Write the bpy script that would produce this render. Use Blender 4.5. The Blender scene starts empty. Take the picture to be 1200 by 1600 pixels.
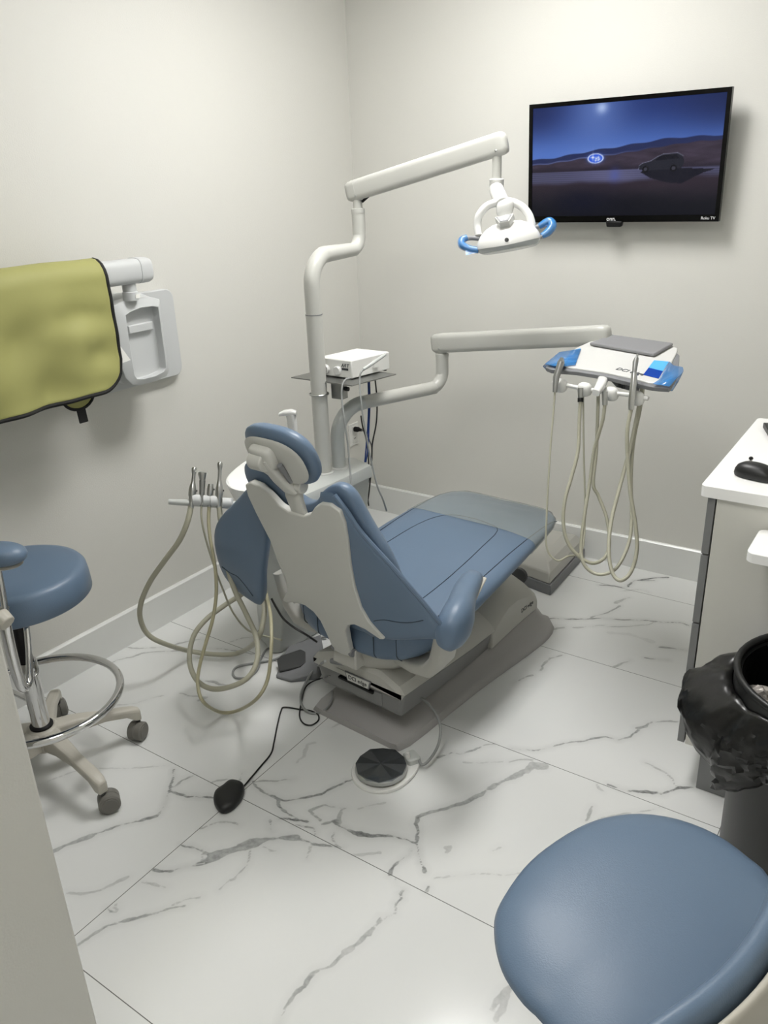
import bpy, bmesh, math, random
import numpy as np
from mathutils import Vector, Matrix
random.seed(7)
sc = bpy.context.scene
COL = sc.collection
PI = math.pi

# ------------------------------------------------------------------ camera
CAMR = np.array([[0.8274538, 0.56042954, -0.03519841], [0.18613897, -0.3328862, -0.92441282], [-0.52978532, 0.75835711, -0.37976573]])
CAMF = 1250.394
CAMC = np.array([2.4342, -3.33326, 1.6592])
cd = bpy.data.cameras.new('camera'); cam = bpy.data.objects.new('camera', cd); COL.objects.link(cam)
cd.sensor_fit = 'VERTICAL'; cd.sensor_height = 24.0; cd.sensor_width = 18.0; cd.lens = CAMF / 1600 * 24.0
cd.clip_start = 0.02
cam.matrix_world = Matrix(((CAMR[0][0], -CAMR[1][0], -CAMR[2][0], CAMC[0]), (CAMR[0][1], -CAMR[1][1], -CAMR[2][1], CAMC[1]), (CAMR[0][2], -CAMR[1][2], -CAMR[2][2], CAMC[2]), (0, 0, 0, 1)))
sc.camera = cam

# ------------------------------------------------------------------ world, exposure
w = bpy.data.worlds.new('room_world'); sc.world = w; w.use_nodes = True
w.node_tree.nodes['Background'].inputs[0].default_value = (0.9, 0.93, 1.0, 1)
w.node_tree.nodes['Background'].inputs[1].default_value = 0.05
sc.view_settings.view_transform = 'Standard'; sc.view_settings.look = 'None'
sc.view_settings.gamma = 1.0; sc.view_settings.exposure = 0.0; sc.view_settings.use_curve_mapping = False
LAMP = 32.5            # strength of the ceiling panels
CEIL = 2.72

# ------------------------------------------------------------------ surveying helper: a pixel of the photo to a point on a known plane or at a known depth
def P(u, v, x=None, y=None, z=None, d=None):
    r = np.array([(u - 600) / CAMF, (v - 800) / CAMF, 1.0]) @ CAMR
    if x is not None: t = (x - CAMC[0]) / r[0]
    elif y is not None: t = (y - CAMC[1]) / r[1]
    elif z is not None: t = (z - CAMC[2]) / r[2]
    else: t = d
    return Vector(CAMC + t * r)
V3 = Vector

# ------------------------------------------------------------------ materials
def lin(h):
    h = h.lstrip('#'); c = [int(h[i:i + 2], 16) / 255 for i in (0, 2, 4)]
    return tuple(((x / 12.92) if x <= .04045 else ((x + .055) / 1.055) ** 2.4) for x in c) + (1,)
MATS = {}
def mat(name, hexc, rough=.45, metal=0, spec=.5, coat=0, bump=0, bscale=80, trans=0, alpha=1, emit=None, estr=1, var=0, vscale=3):
    m = bpy.data.materials.new(name); m.use_nodes = True; nt = m.node_tree; b = nt.nodes['Principled BSDF']
    c = lin(hexc); b.inputs['Base Color'].default_value = c
    b.inputs['Roughness'].default_value = rough; b.inputs['Metallic'].default_value = metal
    b.inputs['Specular IOR Level'].default_value = spec
    b.inputs['Coat Weight'].default_value = coat
    b.inputs['Transmission Weight'].default_value = trans; b.inputs['Alpha'].default_value = alpha
    if emit: b.inputs['Emission Color'].default_value = lin(emit); b.inputs['Emission Strength'].default_value = estr
    tc = nt.nodes.new('ShaderNodeTexCoord')
    if var:
        n = nt.nodes.new('ShaderNodeTexNoise'); n.inputs['Scale'].default_value = vscale; n.inputs['Detail'].default_value = 4
        nt.links.new(tc.outputs['Object'], n.inputs['Vector'])
        mx = nt.nodes.new('ShaderNodeMix'); mx.data_type = 'RGBA'
        mx.inputs[6].default_value = tuple(x * (1 - var) for x in c[:3]) + (1,); mx.inputs[7].default_value = tuple(min(1, x * (1 + var)) for x in c[:3]) + (1,)
        nt.links.new(n.outputs['Fac'], mx.inputs[0]); nt.links.new(mx.outputs[2], b.inputs['Base Color'])
    if bump:
        n = nt.nodes.new('ShaderNodeTexNoise'); n.inputs['Scale'].default_value = bscale; n.inputs['Detail'].default_value = 3
        nt.links.new(tc.outputs['Object'], n.inputs['Vector'])
        bp = nt.nodes.new('ShaderNodeBump'); bp.inputs['Strength'].default_value = bump; bp.inputs['Distance'].default_value = .004
        nt.links.new(n.outputs['Fac'], bp.inputs['Height']); nt.links.new(bp.outputs['Normal'], b.inputs['Normal'])
    MATS[name] = m; return m
mat('wall_paint', '#d4d3cd', .62, spec=.35, bump=.15, bscale=220, var=.012, vscale=1.5)
mat('ceiling_paint', '#e4e4e0', .8)
mat('vinyl', '#61748a', .36, spec=.45, bump=.12, bscale=420, var=.03, vscale=6)
mat('vinyl_seam', '#2c3a47', .5)
mat('shell', '#c3c3bd', .4, var=.02, vscale=4)
mat('base_white', '#b4b3ac', .42, var=.02, vscale=4)
mat('base_grey', '#a8a6a4', .5, spec=.3, bump=.2, bscale=500)
mat('tray_grey', '#7d7d7c', .5)
mat('white_gloss', '#d2d2cf', .22, spec=.5)
mat('white_plastic', '#e0e0dc', .38)
mat('unit_grey', '#bcbfbc', .35)
mat('arm_paint', '#bdbdb7', .3)
mat('xray_plastic', '#c3c5c5', .45)
mat('grey_pad', '#808082', .6, bump=.1, bscale=300)
mat('mid_grey', '#77787a', .5)
mat('dark_grey', '#3a3b3b', .5)
mat('black', '#0a0a0b', .5, spec=.3)
mat('black_gloss', '#050505', .22, spec=.2)
mat('steel', '#b9bab8', .28, metal=1)
mat('brushed', '#9c9d9b', .4, metal=1)
mat('chrome', '#d6d6d6', .07, metal=1)
mat('hose', '#aaa896', .42, var=.05, vscale=9)
mat('hose_tan', '#aba68a', .42, var=.05, vscale=9)
mat('cord_grey', '#8f918f', .4)
mat('cord_black', '#0a0a0a', .4)
mat('cord_blue', '#1d3f86', .35)
mat('bowl', '#f2f3f0', .12, spec=.6, coat=.5)
mat('film', '#3f8fd6', .18, spec=.7, alpha=.55, bump=.35, bscale=30)
mat('film_dark', '#0f3f9e', .2, spec=.5, bump=.3, bscale=60)
mat('film_light', '#5fb4ee', .2, spec=.5)
mat('clear_film', '#a9b0ad', .16, spec=.6, alpha=.42, bump=.5, bscale=16)
mat('vest_cloth', '#9f9e63', .6, spec=.3, bump=.15, bscale=30, var=.03, vscale=5)
mat('vest_trim', '#0a0a09', .7)
mat('counter', '#f6f6f4', .2, spec=.5)
mat('cabinet_white', '#d5d4cc', .42)
mat('cabinet_grey', '#7e7f7f', .38)
mat('bin_plastic', '#141515', .42)
mat('bag', '#080808', .3, spec=.55, bump=1.0, bscale=17)
mat('wrapper', '#a8a29c', .3, metal=.3, bump=.6, bscale=60)
mat('glove', '#2416b4', .35)
mat('stool_plastic', '#b9b5aa', .42)
mat('caster', '#6f6d67', .5)
mat('lens', '#b9bfbf', .12, alpha=.55)
mat('ink', '#35373a', .5)
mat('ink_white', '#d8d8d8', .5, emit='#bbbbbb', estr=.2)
mat('label_white', '#cfcfca', .4)
mat('paper', '#ecebe6', .6)

# ------------------------------------------------------------------ mesh helpers
class MB:
    def __init__(s): s.v = []; s.f = []; s.mi = []
    def add(s, vs, fs, mi=0):
        o = len(s.v); s.v += [tuple(p) for p in vs]; s.f += [tuple(i + o for i in f) for f in fs]; s.mi += [mi] * len(fs); return s
    def box(s, c, d, R=None, mi=0):
        h = [x / 2 for x in d]; vs = [V3((sx * h[0], sy * h[1], sz * h[2])) for sx in (-1, 1) for sy in (-1, 1) for sz in (-1, 1)]
        if R is not None: vs = [R @ v for v in vs]
        c = V3(c); vs = [v + c for v in vs]
        return s.add(vs, [(0, 1, 3, 2), (4, 6, 7, 5), (0, 4, 5, 1), (2, 3, 7, 6), (0, 2, 6, 4), (1, 5, 7, 3)], mi)
    def hexa(s, b, t, mi=0):   # four bottom corners, four top corners
        return s.add(list(b) + list(t), [(3, 2, 1, 0), (4, 5, 6, 7)] + [(i, (i + 1) % 4, (i + 1) % 4 + 4, i + 4) for i in range(4)], mi)
    def tube(s, pts, r, n=12, closed=False, smooth=6, caps=True, mi=0):
        pts = [V3(p) for p in pts]
        rr = r if isinstance(r, (list, tuple)) else [r] * len(pts)
        if smooth and len(pts) > 2:
            q, qr = [], []; m = len(pts); segs = m if closed else m - 1
            for i in range(segs):
                g = lambda k: pts[k % m] if closed else pts[min(max(k, 0), m - 1)]
                p0, p1, p2, p3 = g(i - 1), g(i), g(i + 1), g(i + 2)
                for j in range(smooth):
                    t = j / smooth
                    q.append(.5 * ((2 * p1) + (p2 - p0) * t + (2 * p0 - 5 * p1 + 4 * p2 - p3) * t * t + (3 * p1 - p0 - 3 * p2 + p3) * t ** 3))
                    qr.append(rr[i] * (1 - t) + rr[(i + 1) % m] * t)
            if not closed: q.append(pts[-1]); qr.append(rr[-1])
            pts, rr = q, qr
        m = len(pts); vs = []; nrm = None
        for i in range(m):
            a = pts[(i - 1) % m] if (closed or i > 0) else pts[i]; b = pts[(i + 1) % m] if (closed or i < m - 1) else pts[i]
            t = (b - a)
            if t.length < 1e-9: t = V3((0, 0, 1))
            t.normalize()
            if nrm is None:
                nrm = t.orthogonal().normalized()
            else:
                nrm = (nrm - t * nrm.dot(t))
                nrm = nrm.normalized() if nrm.length > 1e-6 else t.orthogonal().normalized()
            bn = t.cross(nrm)
            for k in range(n):
                an = 2 * PI * k / n; vs.append(pts[i] + (nrm * math.cos(an) + bn * math.sin(an)) * rr[i])
        fs = []
        for i in range(m if closed else m - 1):
            for k in range(n):
                a = i * n + k; b = i * n + (k + 1) % n; c = ((i + 1) % m) * n + (k + 1) % n; d = ((i + 1) % m) * n + k
                fs.append((a, b, c, d))
        if caps and not closed: fs += [tuple(range(n - 1, -1, -1)), tuple(range((m - 1) * n, m * n))]
        return s.add(vs, fs, mi)
    def lathe(s, prof, c=(0, 0, 0), n=32, R=None, mi=0, caps=True):
        c = V3(c); vs = []; fs = []; m = len(prof)
        for r, z in prof:
            for k in range(n):
                a = 2 * PI * k / n; p = V3((r * math.cos(a), r * math.sin(a), z))
                if R is not None: p = R @ p
                vs.append(p + c)
        for i in range(m - 1):
            for k in range(n): fs.append((i * n + k, i * n + (k + 1) % n, (i + 1) * n + (k + 1) % n, (i + 1) * n + k))
        if caps: fs += [tuple(range(n - 1, -1, -1)), tuple(range((m - 1) * n, m * n))]
        return s.add(vs, fs, mi)
    def loft(s, loops, caps=True, mi=0):
        n = len(loops[0]); vs = [p for l in loops for p in l]; fs = []
        for i in range(len(loops) - 1):
            for k in range(n): fs.append((i * n + k, i * n + (k + 1) % n, (i + 1) * n + (k + 1) % n, (i + 1) * n + k))
        if caps: fs += [tuple(range(n - 1, -1, -1)), tuple(range((len(loops) - 1) * n, len(loops) * n))]
        return s.add(vs, fs, mi)
    def pillow(s, outline, ctr, fh, bh, fmap, rings=9, p=4, mi=0, cv=None):
        # outline: 2-D loop, star-shaped about ctr; fh / bh: puff heights either side; fmap(a, b, c) -> point
        n = len(outline); vs = []; fs = []
        def prof(sv, h): return h * max(0, 1 - sv ** p) ** (1 / 2.2)
        ss = [1 - (k / rings) ** 1.6 for k in range(rings)]
        for side, h in ((1, fh), (-1, bh)):
            for k in range(1 if side < 0 else 0, rings):
                sv = ss[k]
                for (a, b) in outline:
                    A = ctr[0] + (a - ctr[0]) * sv; B = ctr[1] + (b - ctr[1]) * sv
                    vs.append(fmap(A, B, side * prof(sv, h) + (cv(A, B) if cv else 0)))
            if side > 0: off_f = 0; cF = len(vs); vs.append(fmap(ctr[0], ctr[1], h + (cv(*ctr) if cv else 0)))
            else: cB = len(vs); vs.append(fmap(ctr[0], ctr[1], -h + (cv(*ctr) if cv else 0)))
        for k in range(rings - 1):
            for i in range(n): j = (i + 1) % n; fs.append((k * n + i, k * n + j, (k + 1) * n + j, (k + 1) * n + i))
        for i in range(n): fs.append(((rings - 1) * n + i, (rings - 1) * n + (i + 1) % n, cF))
        o = cF + 1
        for k in range(rings - 1):
            a0 = 0 if k == 0 else o + (k - 1) * n; b0 = o + k * n
            for i in range(n): j = (i + 1) % n; fs.append((a0 + j, a0 + i, b0 + i, b0 + j))
        for i in range(n): fs.append((o + (rings - 2) * n + (i + 1) % n, o + (rings - 2) * n + i, cB))
        return s.add(vs, fs, mi)
    def prism(s, loop, fmap, c0, c1, mi=0):
        n = len(loop); vs = [fmap(a, b, c0) for a, b in loop] + [fmap(a, b, c1) for a, b in loop]
        return s.add(vs, [tuple(range(n - 1, -1, -1)), tuple(range(n, 2 * n))] + [(i, (i + 1) % n, (i + 1) % n + n, i + n) for i in range(n)], mi)
def smooth_loop(pts, k=5):
    m = len(pts); out = []
    for i in range(m):
        p0, p1, p2, p3 = [V3(tuple(pts[(i + j) % m]) + (0,)) if len(pts[0]) == 2 else V3(pts[(i + j) % m]) for j in (-1, 0, 1, 2)]
        for j in range(k):
            t = j / k; q = .5 * ((2 * p1) + (p2 - p0) * t + (2 * p0 - 5 * p1 + 4 * p2 - p3) * t * t + (3 * p1 - p0 - 3 * p2 + p3) * t ** 3)
            out.append((q[0], q[1]) if len(pts[0]) == 2 else q)
    return out
def rrect(w_, h_, r, n=5, cx=0, cy=0):
    o = []
    for sx, sy, a0 in ((1, 1, 0), (-1, 1, 90), (-1, -1, 180), (1, -1, 270)):
        for k in range(n + 1):
            a = math.radians(a0 + 90 * k / n); o.append((cx + sx * (w_ / 2 - r) + r * math.cos(a), cy + sy * (h_ / 2 - r) + r * math.sin(a)))
    return o
def sup(w_, h_, n=28, p=3.):
    o = []
    for k in range(n):
        a = 2 * PI * k / n; c, s_ = math.cos(a), math.sin(a)
        o.append((w_ * math.copysign(abs(c) ** (2 / p), c), h_ * math.copysign(abs(s_) ** (2 / p), s_)))
    return o
XYZ = lambda a, b, c: V3((a, b, c))
def frame(o, x, y=None, z=None):
    o = V3(o); x = V3(x).normalized()
    if z is not None: z = V3(z); z = (z - x * z.dot(x)).normalized(); y = z.cross(x)
    else: y = V3(y); y = (y - x * y.dot(x)).normalized(); z = x.cross(y)
    return (lambda a, b, c: o + x * a + y * b + z * c), Matrix((x, y, z)).transposed()
ROOT = {}
def thing(name, label, cat, loc, rotz=0, group=None):
    o = bpy.data.objects.new(name, None); COL.objects.link(o); o.empty_display_size = .05
    o.location = loc; o.rotation_euler = (0, 0, rotz); o['label'] = label; o['category'] = cat
    if group: o['group'] = group
    ROOT[o.name] = Matrix.Translation(V3(loc)) @ Matrix.Rotation(rotz, 4, 'Z'); return o
def root_m(o):
    while o.parent: o = o.parent
    return ROOT.get(o.name, Matrix())
def obj(name, mb, m, parent=None, bev=0, seg=2, sharp=40, sub=0, label=None, kind=None, flat=False):
    me = bpy.data.meshes.new(name)
    vs = mb.v
    if parent is not None:
        inv = root_m(parent).inverted(); vs = [inv @ V3(v) for v in vs]
        org = V3((0, 0, 0))
    else:
        xs = np.array([tuple(v) for v in vs]); org = V3(((xs[:, 0].min() + xs[:, 0].max()) / 2, (xs[:, 1].min() + xs[:, 1].max()) / 2, xs[:, 2].min()))
        vs = [V3(v) - org for v in vs]
    me.from_pydata([tuple(v) for v in vs], [], mb.f); me.validate()
    b = bmesh.new(); b.from_mesh(me); bmesh.ops.recalc_face_normals(b, faces=b.faces); b.to_mesh(me); b.free()
    ms = m if isinstance(m, (list, tuple)) else [m]
    for x in ms: me.materials.append(MATS[x])
    if len(ms) > 1 and len(me.polygons) == len(mb.mi): me.polygons.foreach_set('material_index', mb.mi)
    if not flat:
        me.polygons.foreach_set('use_smooth', [True] * len(me.polygons)); me.set_sharp_from_angle(angle=math.radians(sharp))
    o = bpy.data.objects.new(name, me); COL.objects.link(o)
    if parent is not None: o.parent = parent
    else: o.location = org; ROOT[o.name] = Matrix.Translation(org)
    if bev:
        md = o.modifiers.new('bevel', 'BEVEL'); md.width = bev; md.segments = seg; md.limit_method = 'ANGLE'; md.angle_limit = math.radians(35); md.harden_normals = False
    if sub: md = o.modifiers.new('sub', 'SUBSURF'); md.levels = sub; md.render_levels = sub
    if label: o['label'] = label
    if kind: o['kind'] = kind
    return o
def tag(o, label, cat, group=None):
    o['label'] = label; o['category'] = cat
    if group: o['group'] = group
    return o
def struct(name, mb, m, **k):
    return obj(name, mb, m, None, kind='structure', **k)
def text(name, s_, size, org, xdir, ydir, m, parent, depth=.0006, shear=0, space=1.0):
    cu = bpy.data.curves.new(name, 'FONT'); cu.body = s_; cu.size = size; cu.extrude = depth; cu.align_x = 'CENTER'; cu.align_y = 'CENTER'; cu.shear = shear; cu.space_character = space
    t = bpy.data.objects.new('tmp', cu); COL.objects.link(t); bpy.context.view_layer.update()
    me = bpy.data.meshes.new_from_object(t); bpy.data.objects.remove(t)
    f, R = frame(org, xdir, y=ydir); mb = MB()
    mb.add([f(*v.co) for v in me.vertices], [tuple(p.vertices) for p in me.polygons])
    return obj(name, mb, m, parent, flat=True)
VEINS=[(0.003,0.8,[(0.725,-2.083),(0.755,-2.107),(0.774,-2.137),(0.791,-2.159),(0.811,-2.186),(0.827,-2.21)]),
(0.005,0.7,[(0.827,-2.21),(0.837,-2.245),(0.812,-2.283),(0.778,-2.322),(0.758,-2.356),(0.737,-2.394)]),
(0.011,0.55,[(0.737,-2.394),(0.722,-2.431),(0.707,-2.461),(0.697,-2.488)]),
(0.004,0.8,[(0.789,-2.153),(0.819,-2.149),(0.853,-2.143),(0.886,-2.123),(0.921,-2.105)]),
(0.0025,0.6,[(0.789,-2.135),(0.789,-2.103),(0.8,-2.067)]),
(0.002,0.45,[(0.869,-2.061),(0.894,-2.031)]),
(0.002,0.3,[(0.699,-2.073),(0.656,-2.113),(0.6,-2.154),(0.522,-2.202),(0.468,-2.251),(0.44,-2.311),(0.427,-2.352)]),
(0.004,0.8,[(0.977,-2.285),(1.003,-2.277),(1.037,-2.268),(1.068,-2.268),(1.094,-2.265)]),
(0.006,0.8,[(0.981,-2.384),(1.001,-2.378),(1.027,-2.362)]),
(0.003,0.7,[(1.028,-2.363),(1.042,-2.336),(1.074,-2.31),(1.091,-2.28),(1.103,-2.256)]),
(0.002,0.4,[(1.045,-2.27),(1.071,-2.292)]),
(0.0025,0.45,[(0.98,-2.214),(0.992,-2.188),(1.007,-2.165),(1.03,-2.15)]),
(0.004,0.35,[(0.85,-2.558),(0.882,-2.538),(0.909,-2.515),(0.923,-2.486),(0.944,-2.436)]),
(0.0025,0.35,[(0.985,-2.428),(1.022,-2.417),(1.057,-2.405)]),
(0.0025,0.4,[(1.156,-2.377),(1.13,-2.402),(1.115,-2.431),(1.108,-2.45)]),
(0.002,0.5,[(0.978,-1.994),(0.994,-1.976),(1.033,-1.955),(1.075,-1.915)]),
(0.0035,0.75,[(0.969,-1.991),(1.0,-2.004),(1.035,-2.007),(1.083,-2.005),(1.104,-2.007),(1.133,-1.985),(1.157,-1.955),(1.185,-1.922),(1.199,-1.885),(1.215,-1.843),(1.238,-1.81)]),
(0.003,0.7,[(1.085,-2.007),(1.113,-2.028),(1.155,-2.039),(1.191,-2.039)]),
(0.005,0.85,[(1.145,-2.066),(1.167,-2.053),(1.189,-2.044),(1.22,-2.032)]),
(0.0035,0.7,[(1.197,-2.06),(1.225,-2.052),(1.25,-2.04),(1.271,-2.06)]),
(0.003,0.55,[(1.198,-1.994),(1.208,-1.973),(1.222,-1.954),(1.255,-1.944),(1.282,-1.934)]),
(0.005,0.55,[(1.198,-1.994),(1.226,-2.003),(1.247,-2.008)]),
(0.005,0.5,[(1.276,-1.941),(1.282,-1.968),(1.303,-1.987)]),
(0.004,0.6,[(1.266,-2.017),(1.276,-2.001),(1.282,-1.99)]),
(0.007,0.8,[(1.282,-1.99),(1.312,-1.996),(1.341,-1.998),(1.371,-1.994),(1.408,-1.977),(1.434,-1.961)]),
(0.003,0.5,[(1.309,-2.026),(1.316,-2.045),(1.34,-2.054),(1.361,-2.058)]),
(0.002,0.3,[(1.395,-2.063),(1.422,-2.049),(1.46,-2.015)]),
(0.0035,0.7,[(1.361,-2.058),(1.337,-2.066),(1.303,-2.079),(1.275,-2.086),(1.232,-2.095)]),
(0.012,0.6,[(1.232,-2.095),(1.198,-2.116),(1.172,-2.139),(1.149,-2.167)]),
(0.019,0.6,[(1.149,-2.167),(1.135,-2.19),(1.115,-2.219),(1.099,-2.245),(1.085,-2.267)]),
(0.004,0.7,[(1.085,-2.267),(1.073,-2.297),(1.06,-2.319)]),
(0.005,0.65,[(1.01,-2.272),(1.04,-2.266),(1.071,-2.266)]),
(0.0035,0.55,[(1.167,-2.114),(1.149,-2.108),(1.128,-2.085)]),
(0.003,0.5,[(1.152,-2.189),(1.17,-2.217),(1.183,-2.238),(1.185,-2.268),(1.186,-2.286)]),
(0.0025,0.4,[(1.186,-2.286),(1.179,-2.309),(1.178,-2.336)]),
(0.002,0.35,[(1.282,-2.087),(1.294,-2.113),(1.305,-2.139)]),
(0.002,0.35,[(1.178,-2.166),(1.204,-2.169),(1.214,-2.162)]),
(0.0025,0.5,[(1.009,-2.167),(1.031,-2.152),(1.064,-2.144)]),
(0.002,0.45,[(0.868,-2.066),(0.88,-2.045),(0.901,-2.025)]),
(0.0025,0.4,[(0.921,-1.979),(0.939,-2.009),(0.945,-2.022)]),
(0.006,0.85,[(1.37,-1.992),(1.393,-1.987),(1.412,-1.975)]),
(0.0035,0.85,[(1.411,-1.974),(1.442,-1.956),(1.472,-1.946),(1.494,-1.94),(1.525,-1.936)]),
(0.004,0.85,[(1.525,-1.936),(1.546,-1.962),(1.567,-1.987),(1.594,-2.007)]),
(0.0045,0.75,[(1.524,-1.935),(1.511,-1.916),(1.504,-1.894),(1.486,-1.876),(1.476,-1.85)]),
(0.006,0.6,[(1.476,-1.85),(1.493,-1.821),(1.518,-1.791),(1.541,-1.758)]),
(0.01,0.55,[(1.541,-1.758),(1.564,-1.724),(1.582,-1.679),(1.595,-1.643)]),
(0.011,0.5,[(1.595,-1.643),(1.613,-1.596),(1.637,-1.548),(1.653,-1.514)]),
(0.017,0.42,[(1.653,-1.514),(1.659,-1.481),(1.69,-1.47)]),
(0.005,0.45,[(1.591,-1.507),(1.619,-1.475),(1.649,-1.46)]),
(0.0035,0.75,[(1.526,-1.958),(1.527,-1.983),(1.519,-2.011),(1.515,-2.039),(1.522,-2.062)]),
(0.0025,0.4,[(1.54,-2.066),(1.555,-2.081),(1.574,-2.084)]),
(0.005,0.7,[(1.577,-2.085),(1.585,-2.111),(1.585,-2.131)]),
(0.003,0.45,[(1.588,-2.132),(1.598,-2.157),(1.583,-2.188),(1.576,-2.219),(1.58,-2.238)]),
(0.003,0.6,[(1.625,-2.042),(1.63,-2.059)]),
(0.002,0.3,[(1.624,-2.013),(1.665,-1.978),(1.724,-1.932),(1.761,-1.914),(1.815,-1.875)]),
(0.0025,0.6,[(1.397,-1.603),(1.419,-1.563),(1.447,-1.552),(1.473,-1.515),(1.488,-1.48),(1.514,-1.453)]),
(0.002,0.3,[(1.476,-1.583),(1.526,-1.552),(1.574,-1.517)]),
(0.002,0.3,[(1.413,-2.052),(1.456,-2.016)]),
(0.003,0.3,[(1.314,-1.914),(1.338,-1.884),(1.366,-1.852)]),
(0.0025,0.35,[(1.597,-1.91),(1.61,-1.898),(1.609,-1.922)]),
(0.0025,0.3,[(1.711,-1.851),(1.723,-1.827)]),
(0.0025,0.7,[(1.572,-1.446),(1.608,-1.43),(1.643,-1.41),(1.674,-1.37),(1.709,-1.326),(1.749,-1.293),(1.773,-1.26),(1.797,-1.237),(1.837,-1.233),(1.865,-1.193),(1.876,-1.148)]),
(0.005,0.6,[(1.869,-1.143),(1.888,-1.121),(1.899,-1.09)]),
(0.0025,0.5,[(1.899,-1.09),(1.928,-1.065),(1.973,-1.042)]),
(0.003,0.7,[(1.882,-1.446),(1.92,-1.446),(1.947,-1.441)]),
(0.0045,0.85,[(1.938,-1.442),(1.957,-1.43),(1.99,-1.417),(2.026,-1.4),(2.046,-1.371),(2.062,-1.349),(2.092,-1.327)]),
(0.0025,0.5,[(2.049,-1.35),(2.034,-1.323),(2.008,-1.306),(1.942,-1.293)]),
(0.0025,0.4,[(1.907,-1.592),(1.931,-1.559),(1.981,-1.517),(2.038,-1.456)]),
(0.003,0.3,[(1.85,-1.453),(1.864,-1.476),(1.879,-1.479)]),
(0.0025,0.5,[(1.883,-1.614),(1.877,-1.589),(1.874,-1.554)]),
(0.0025,0.5,[(1.422,-1.12),(1.441,-1.068),(1.459,-1.039)]),
(0.004,0.55,[(1.471,-0.996),(1.464,-0.952),(1.469,-0.905),(1.496,-0.863)]),
(0.003,0.45,[(1.689,-0.838),(1.709,-0.792),(1.723,-0.765)]),
(0.003,0.6,[(1.766,-0.723),(1.801,-0.712),(1.843,-0.694)]),
(0.005,0.6,[(1.79,-0.623),(1.824,-0.608),(1.88,-0.596)]),
(0.003,0.75,[(1.313,-0.666),(1.365,-0.621),(1.42,-0.599),(1.481,-0.56),(1.519,-0.53),(1.573,-0.508),(1.626,-0.483),(1.678,-0.456),(1.721,-0.441),(1.763,-0.425),(1.803,-0.399),(1.84,-0.407)]),
(0.003,0.6,[(1.485,-0.539),(1.511,-0.506),(1.544,-0.44),(1.557,-0.389)]),
(0.009,0.4,[(1.533,-0.373),(1.545,-0.336),(1.566,-0.301)]),
(0.007,0.45,[(1.378,-0.725),(1.397,-0.697),(1.424,-0.671)]),
(0.003,0.4,[(1.461,-0.653),(1.502,-0.616),(1.559,-0.571)]),
(0.0025,0.35,[(1.563,-0.582),(1.642,-0.532),(1.698,-0.482),(1.722,-0.445)]),
(0.003,0.85,[(1.418,-0.254),(1.465,-0.234),(1.508,-0.227),(1.534,-0.205)]),
(0.005,0.85,[(1.529,-0.209),(1.53,-0.164),(1.537,-0.135),(1.578,-0.095),(1.608,-0.064),(1.651,-0.035)]),
(0.003,0.7,[(1.537,-0.135),(1.572,-0.118),(1.61,-0.093)]),
(0.0025,0.4,[(1.525,-0.255),(1.565,-0.219),(1.599,-0.204),(1.621,-0.215)]),
(0.012,0.12,[(1.589,-0.62),(1.661,-0.59),(1.751,-0.6)]),
(0.003,0.5,[(0.056,-1.804),(0.061,-1.762),(0.089,-1.728),(0.103,-1.682),(0.143,-1.647),(0.218,-1.594)]),
(0.0025,0.5,[(0.015,-1.687),(0.068,-1.662),(0.137,-1.612)]),
(0.0025,0.5,[(0.169,-1.569),(0.192,-1.528),(0.227,-1.487)]),
(0.003,0.5,[(0.299,-1.525),(0.355,-1.495),(0.406,-1.481),(0.487,-1.457)]),
(0.0025,0.4,[(0.346,-1.442),(0.366,-1.395),(0.4,-1.363)]),
(0.0025,0.4,[(0.386,-1.312),(0.443,-1.269),(0.484,-1.218)]),
(0.005,0.5,[(0.448,-1.69),(0.484,-1.675),(0.533,-1.674),(0.582,-1.644)]),
(0.005,0.45,[(0.434,-1.787),(0.482,-1.78),(0.537,-1.756),(0.526,-1.784)]),
(0.003,0.3,[(0.301,-1.954),(0.346,-1.913),(0.371,-1.864),(0.394,-1.829)]),
(0.004,0.5,[(1.576,-2.182),(1.576,-2.217),(1.573,-2.267),(1.565,-2.289)]),
(0.009,0.35,[(1.565,-2.289),(1.558,-2.31)]),
(0.0035,0.5,[(1.558,-2.31),(1.553,-2.354),(1.528,-2.392)]),
(0.006,0.6,[(1.531,-2.396),(1.532,-2.426),(1.527,-2.456)]),
(0.004,0.55,[(1.527,-2.456),(1.532,-2.49),(1.544,-2.521)]),
(0.004,0.55,[(1.006,-2.637),(1.01,-2.614),(1.013,-2.594),(1.02,-2.571)]),
(0.0045,0.6,[(1.02,-2.571),(1.037,-2.547),(1.052,-2.524),(1.074,-2.498),(1.096,-2.472)]),
(0.004,0.6,[(1.096,-2.472),(1.108,-2.451),(1.141,-2.418)]),
(0.004,0.6,[(0.978,-2.531),(0.993,-2.53),(1.007,-2.526)]),
(0.004,0.4,[(0.988,-2.508),(0.993,-2.515),(1.006,-2.517)]),
(0.009,0.4,[(1.922,-2.181),(1.914,-2.213),(1.909,-2.25)]),
(0.009,0.35,[(1.924,-2.186),(1.928,-2.218),(1.928,-2.264)]),
(0.004,0.3,[(1.019,-1.663),(1.027,-1.63),(1.048,-1.596)]),
(0.005,0.25,[(1.021,-1.749),(1.007,-1.771),(1.032,-1.819),(1.034,-1.855)])]

# ================================================================== SETTING
XR = 2.78; YF = -4.3; BT = .0155; BH = .145
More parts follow.
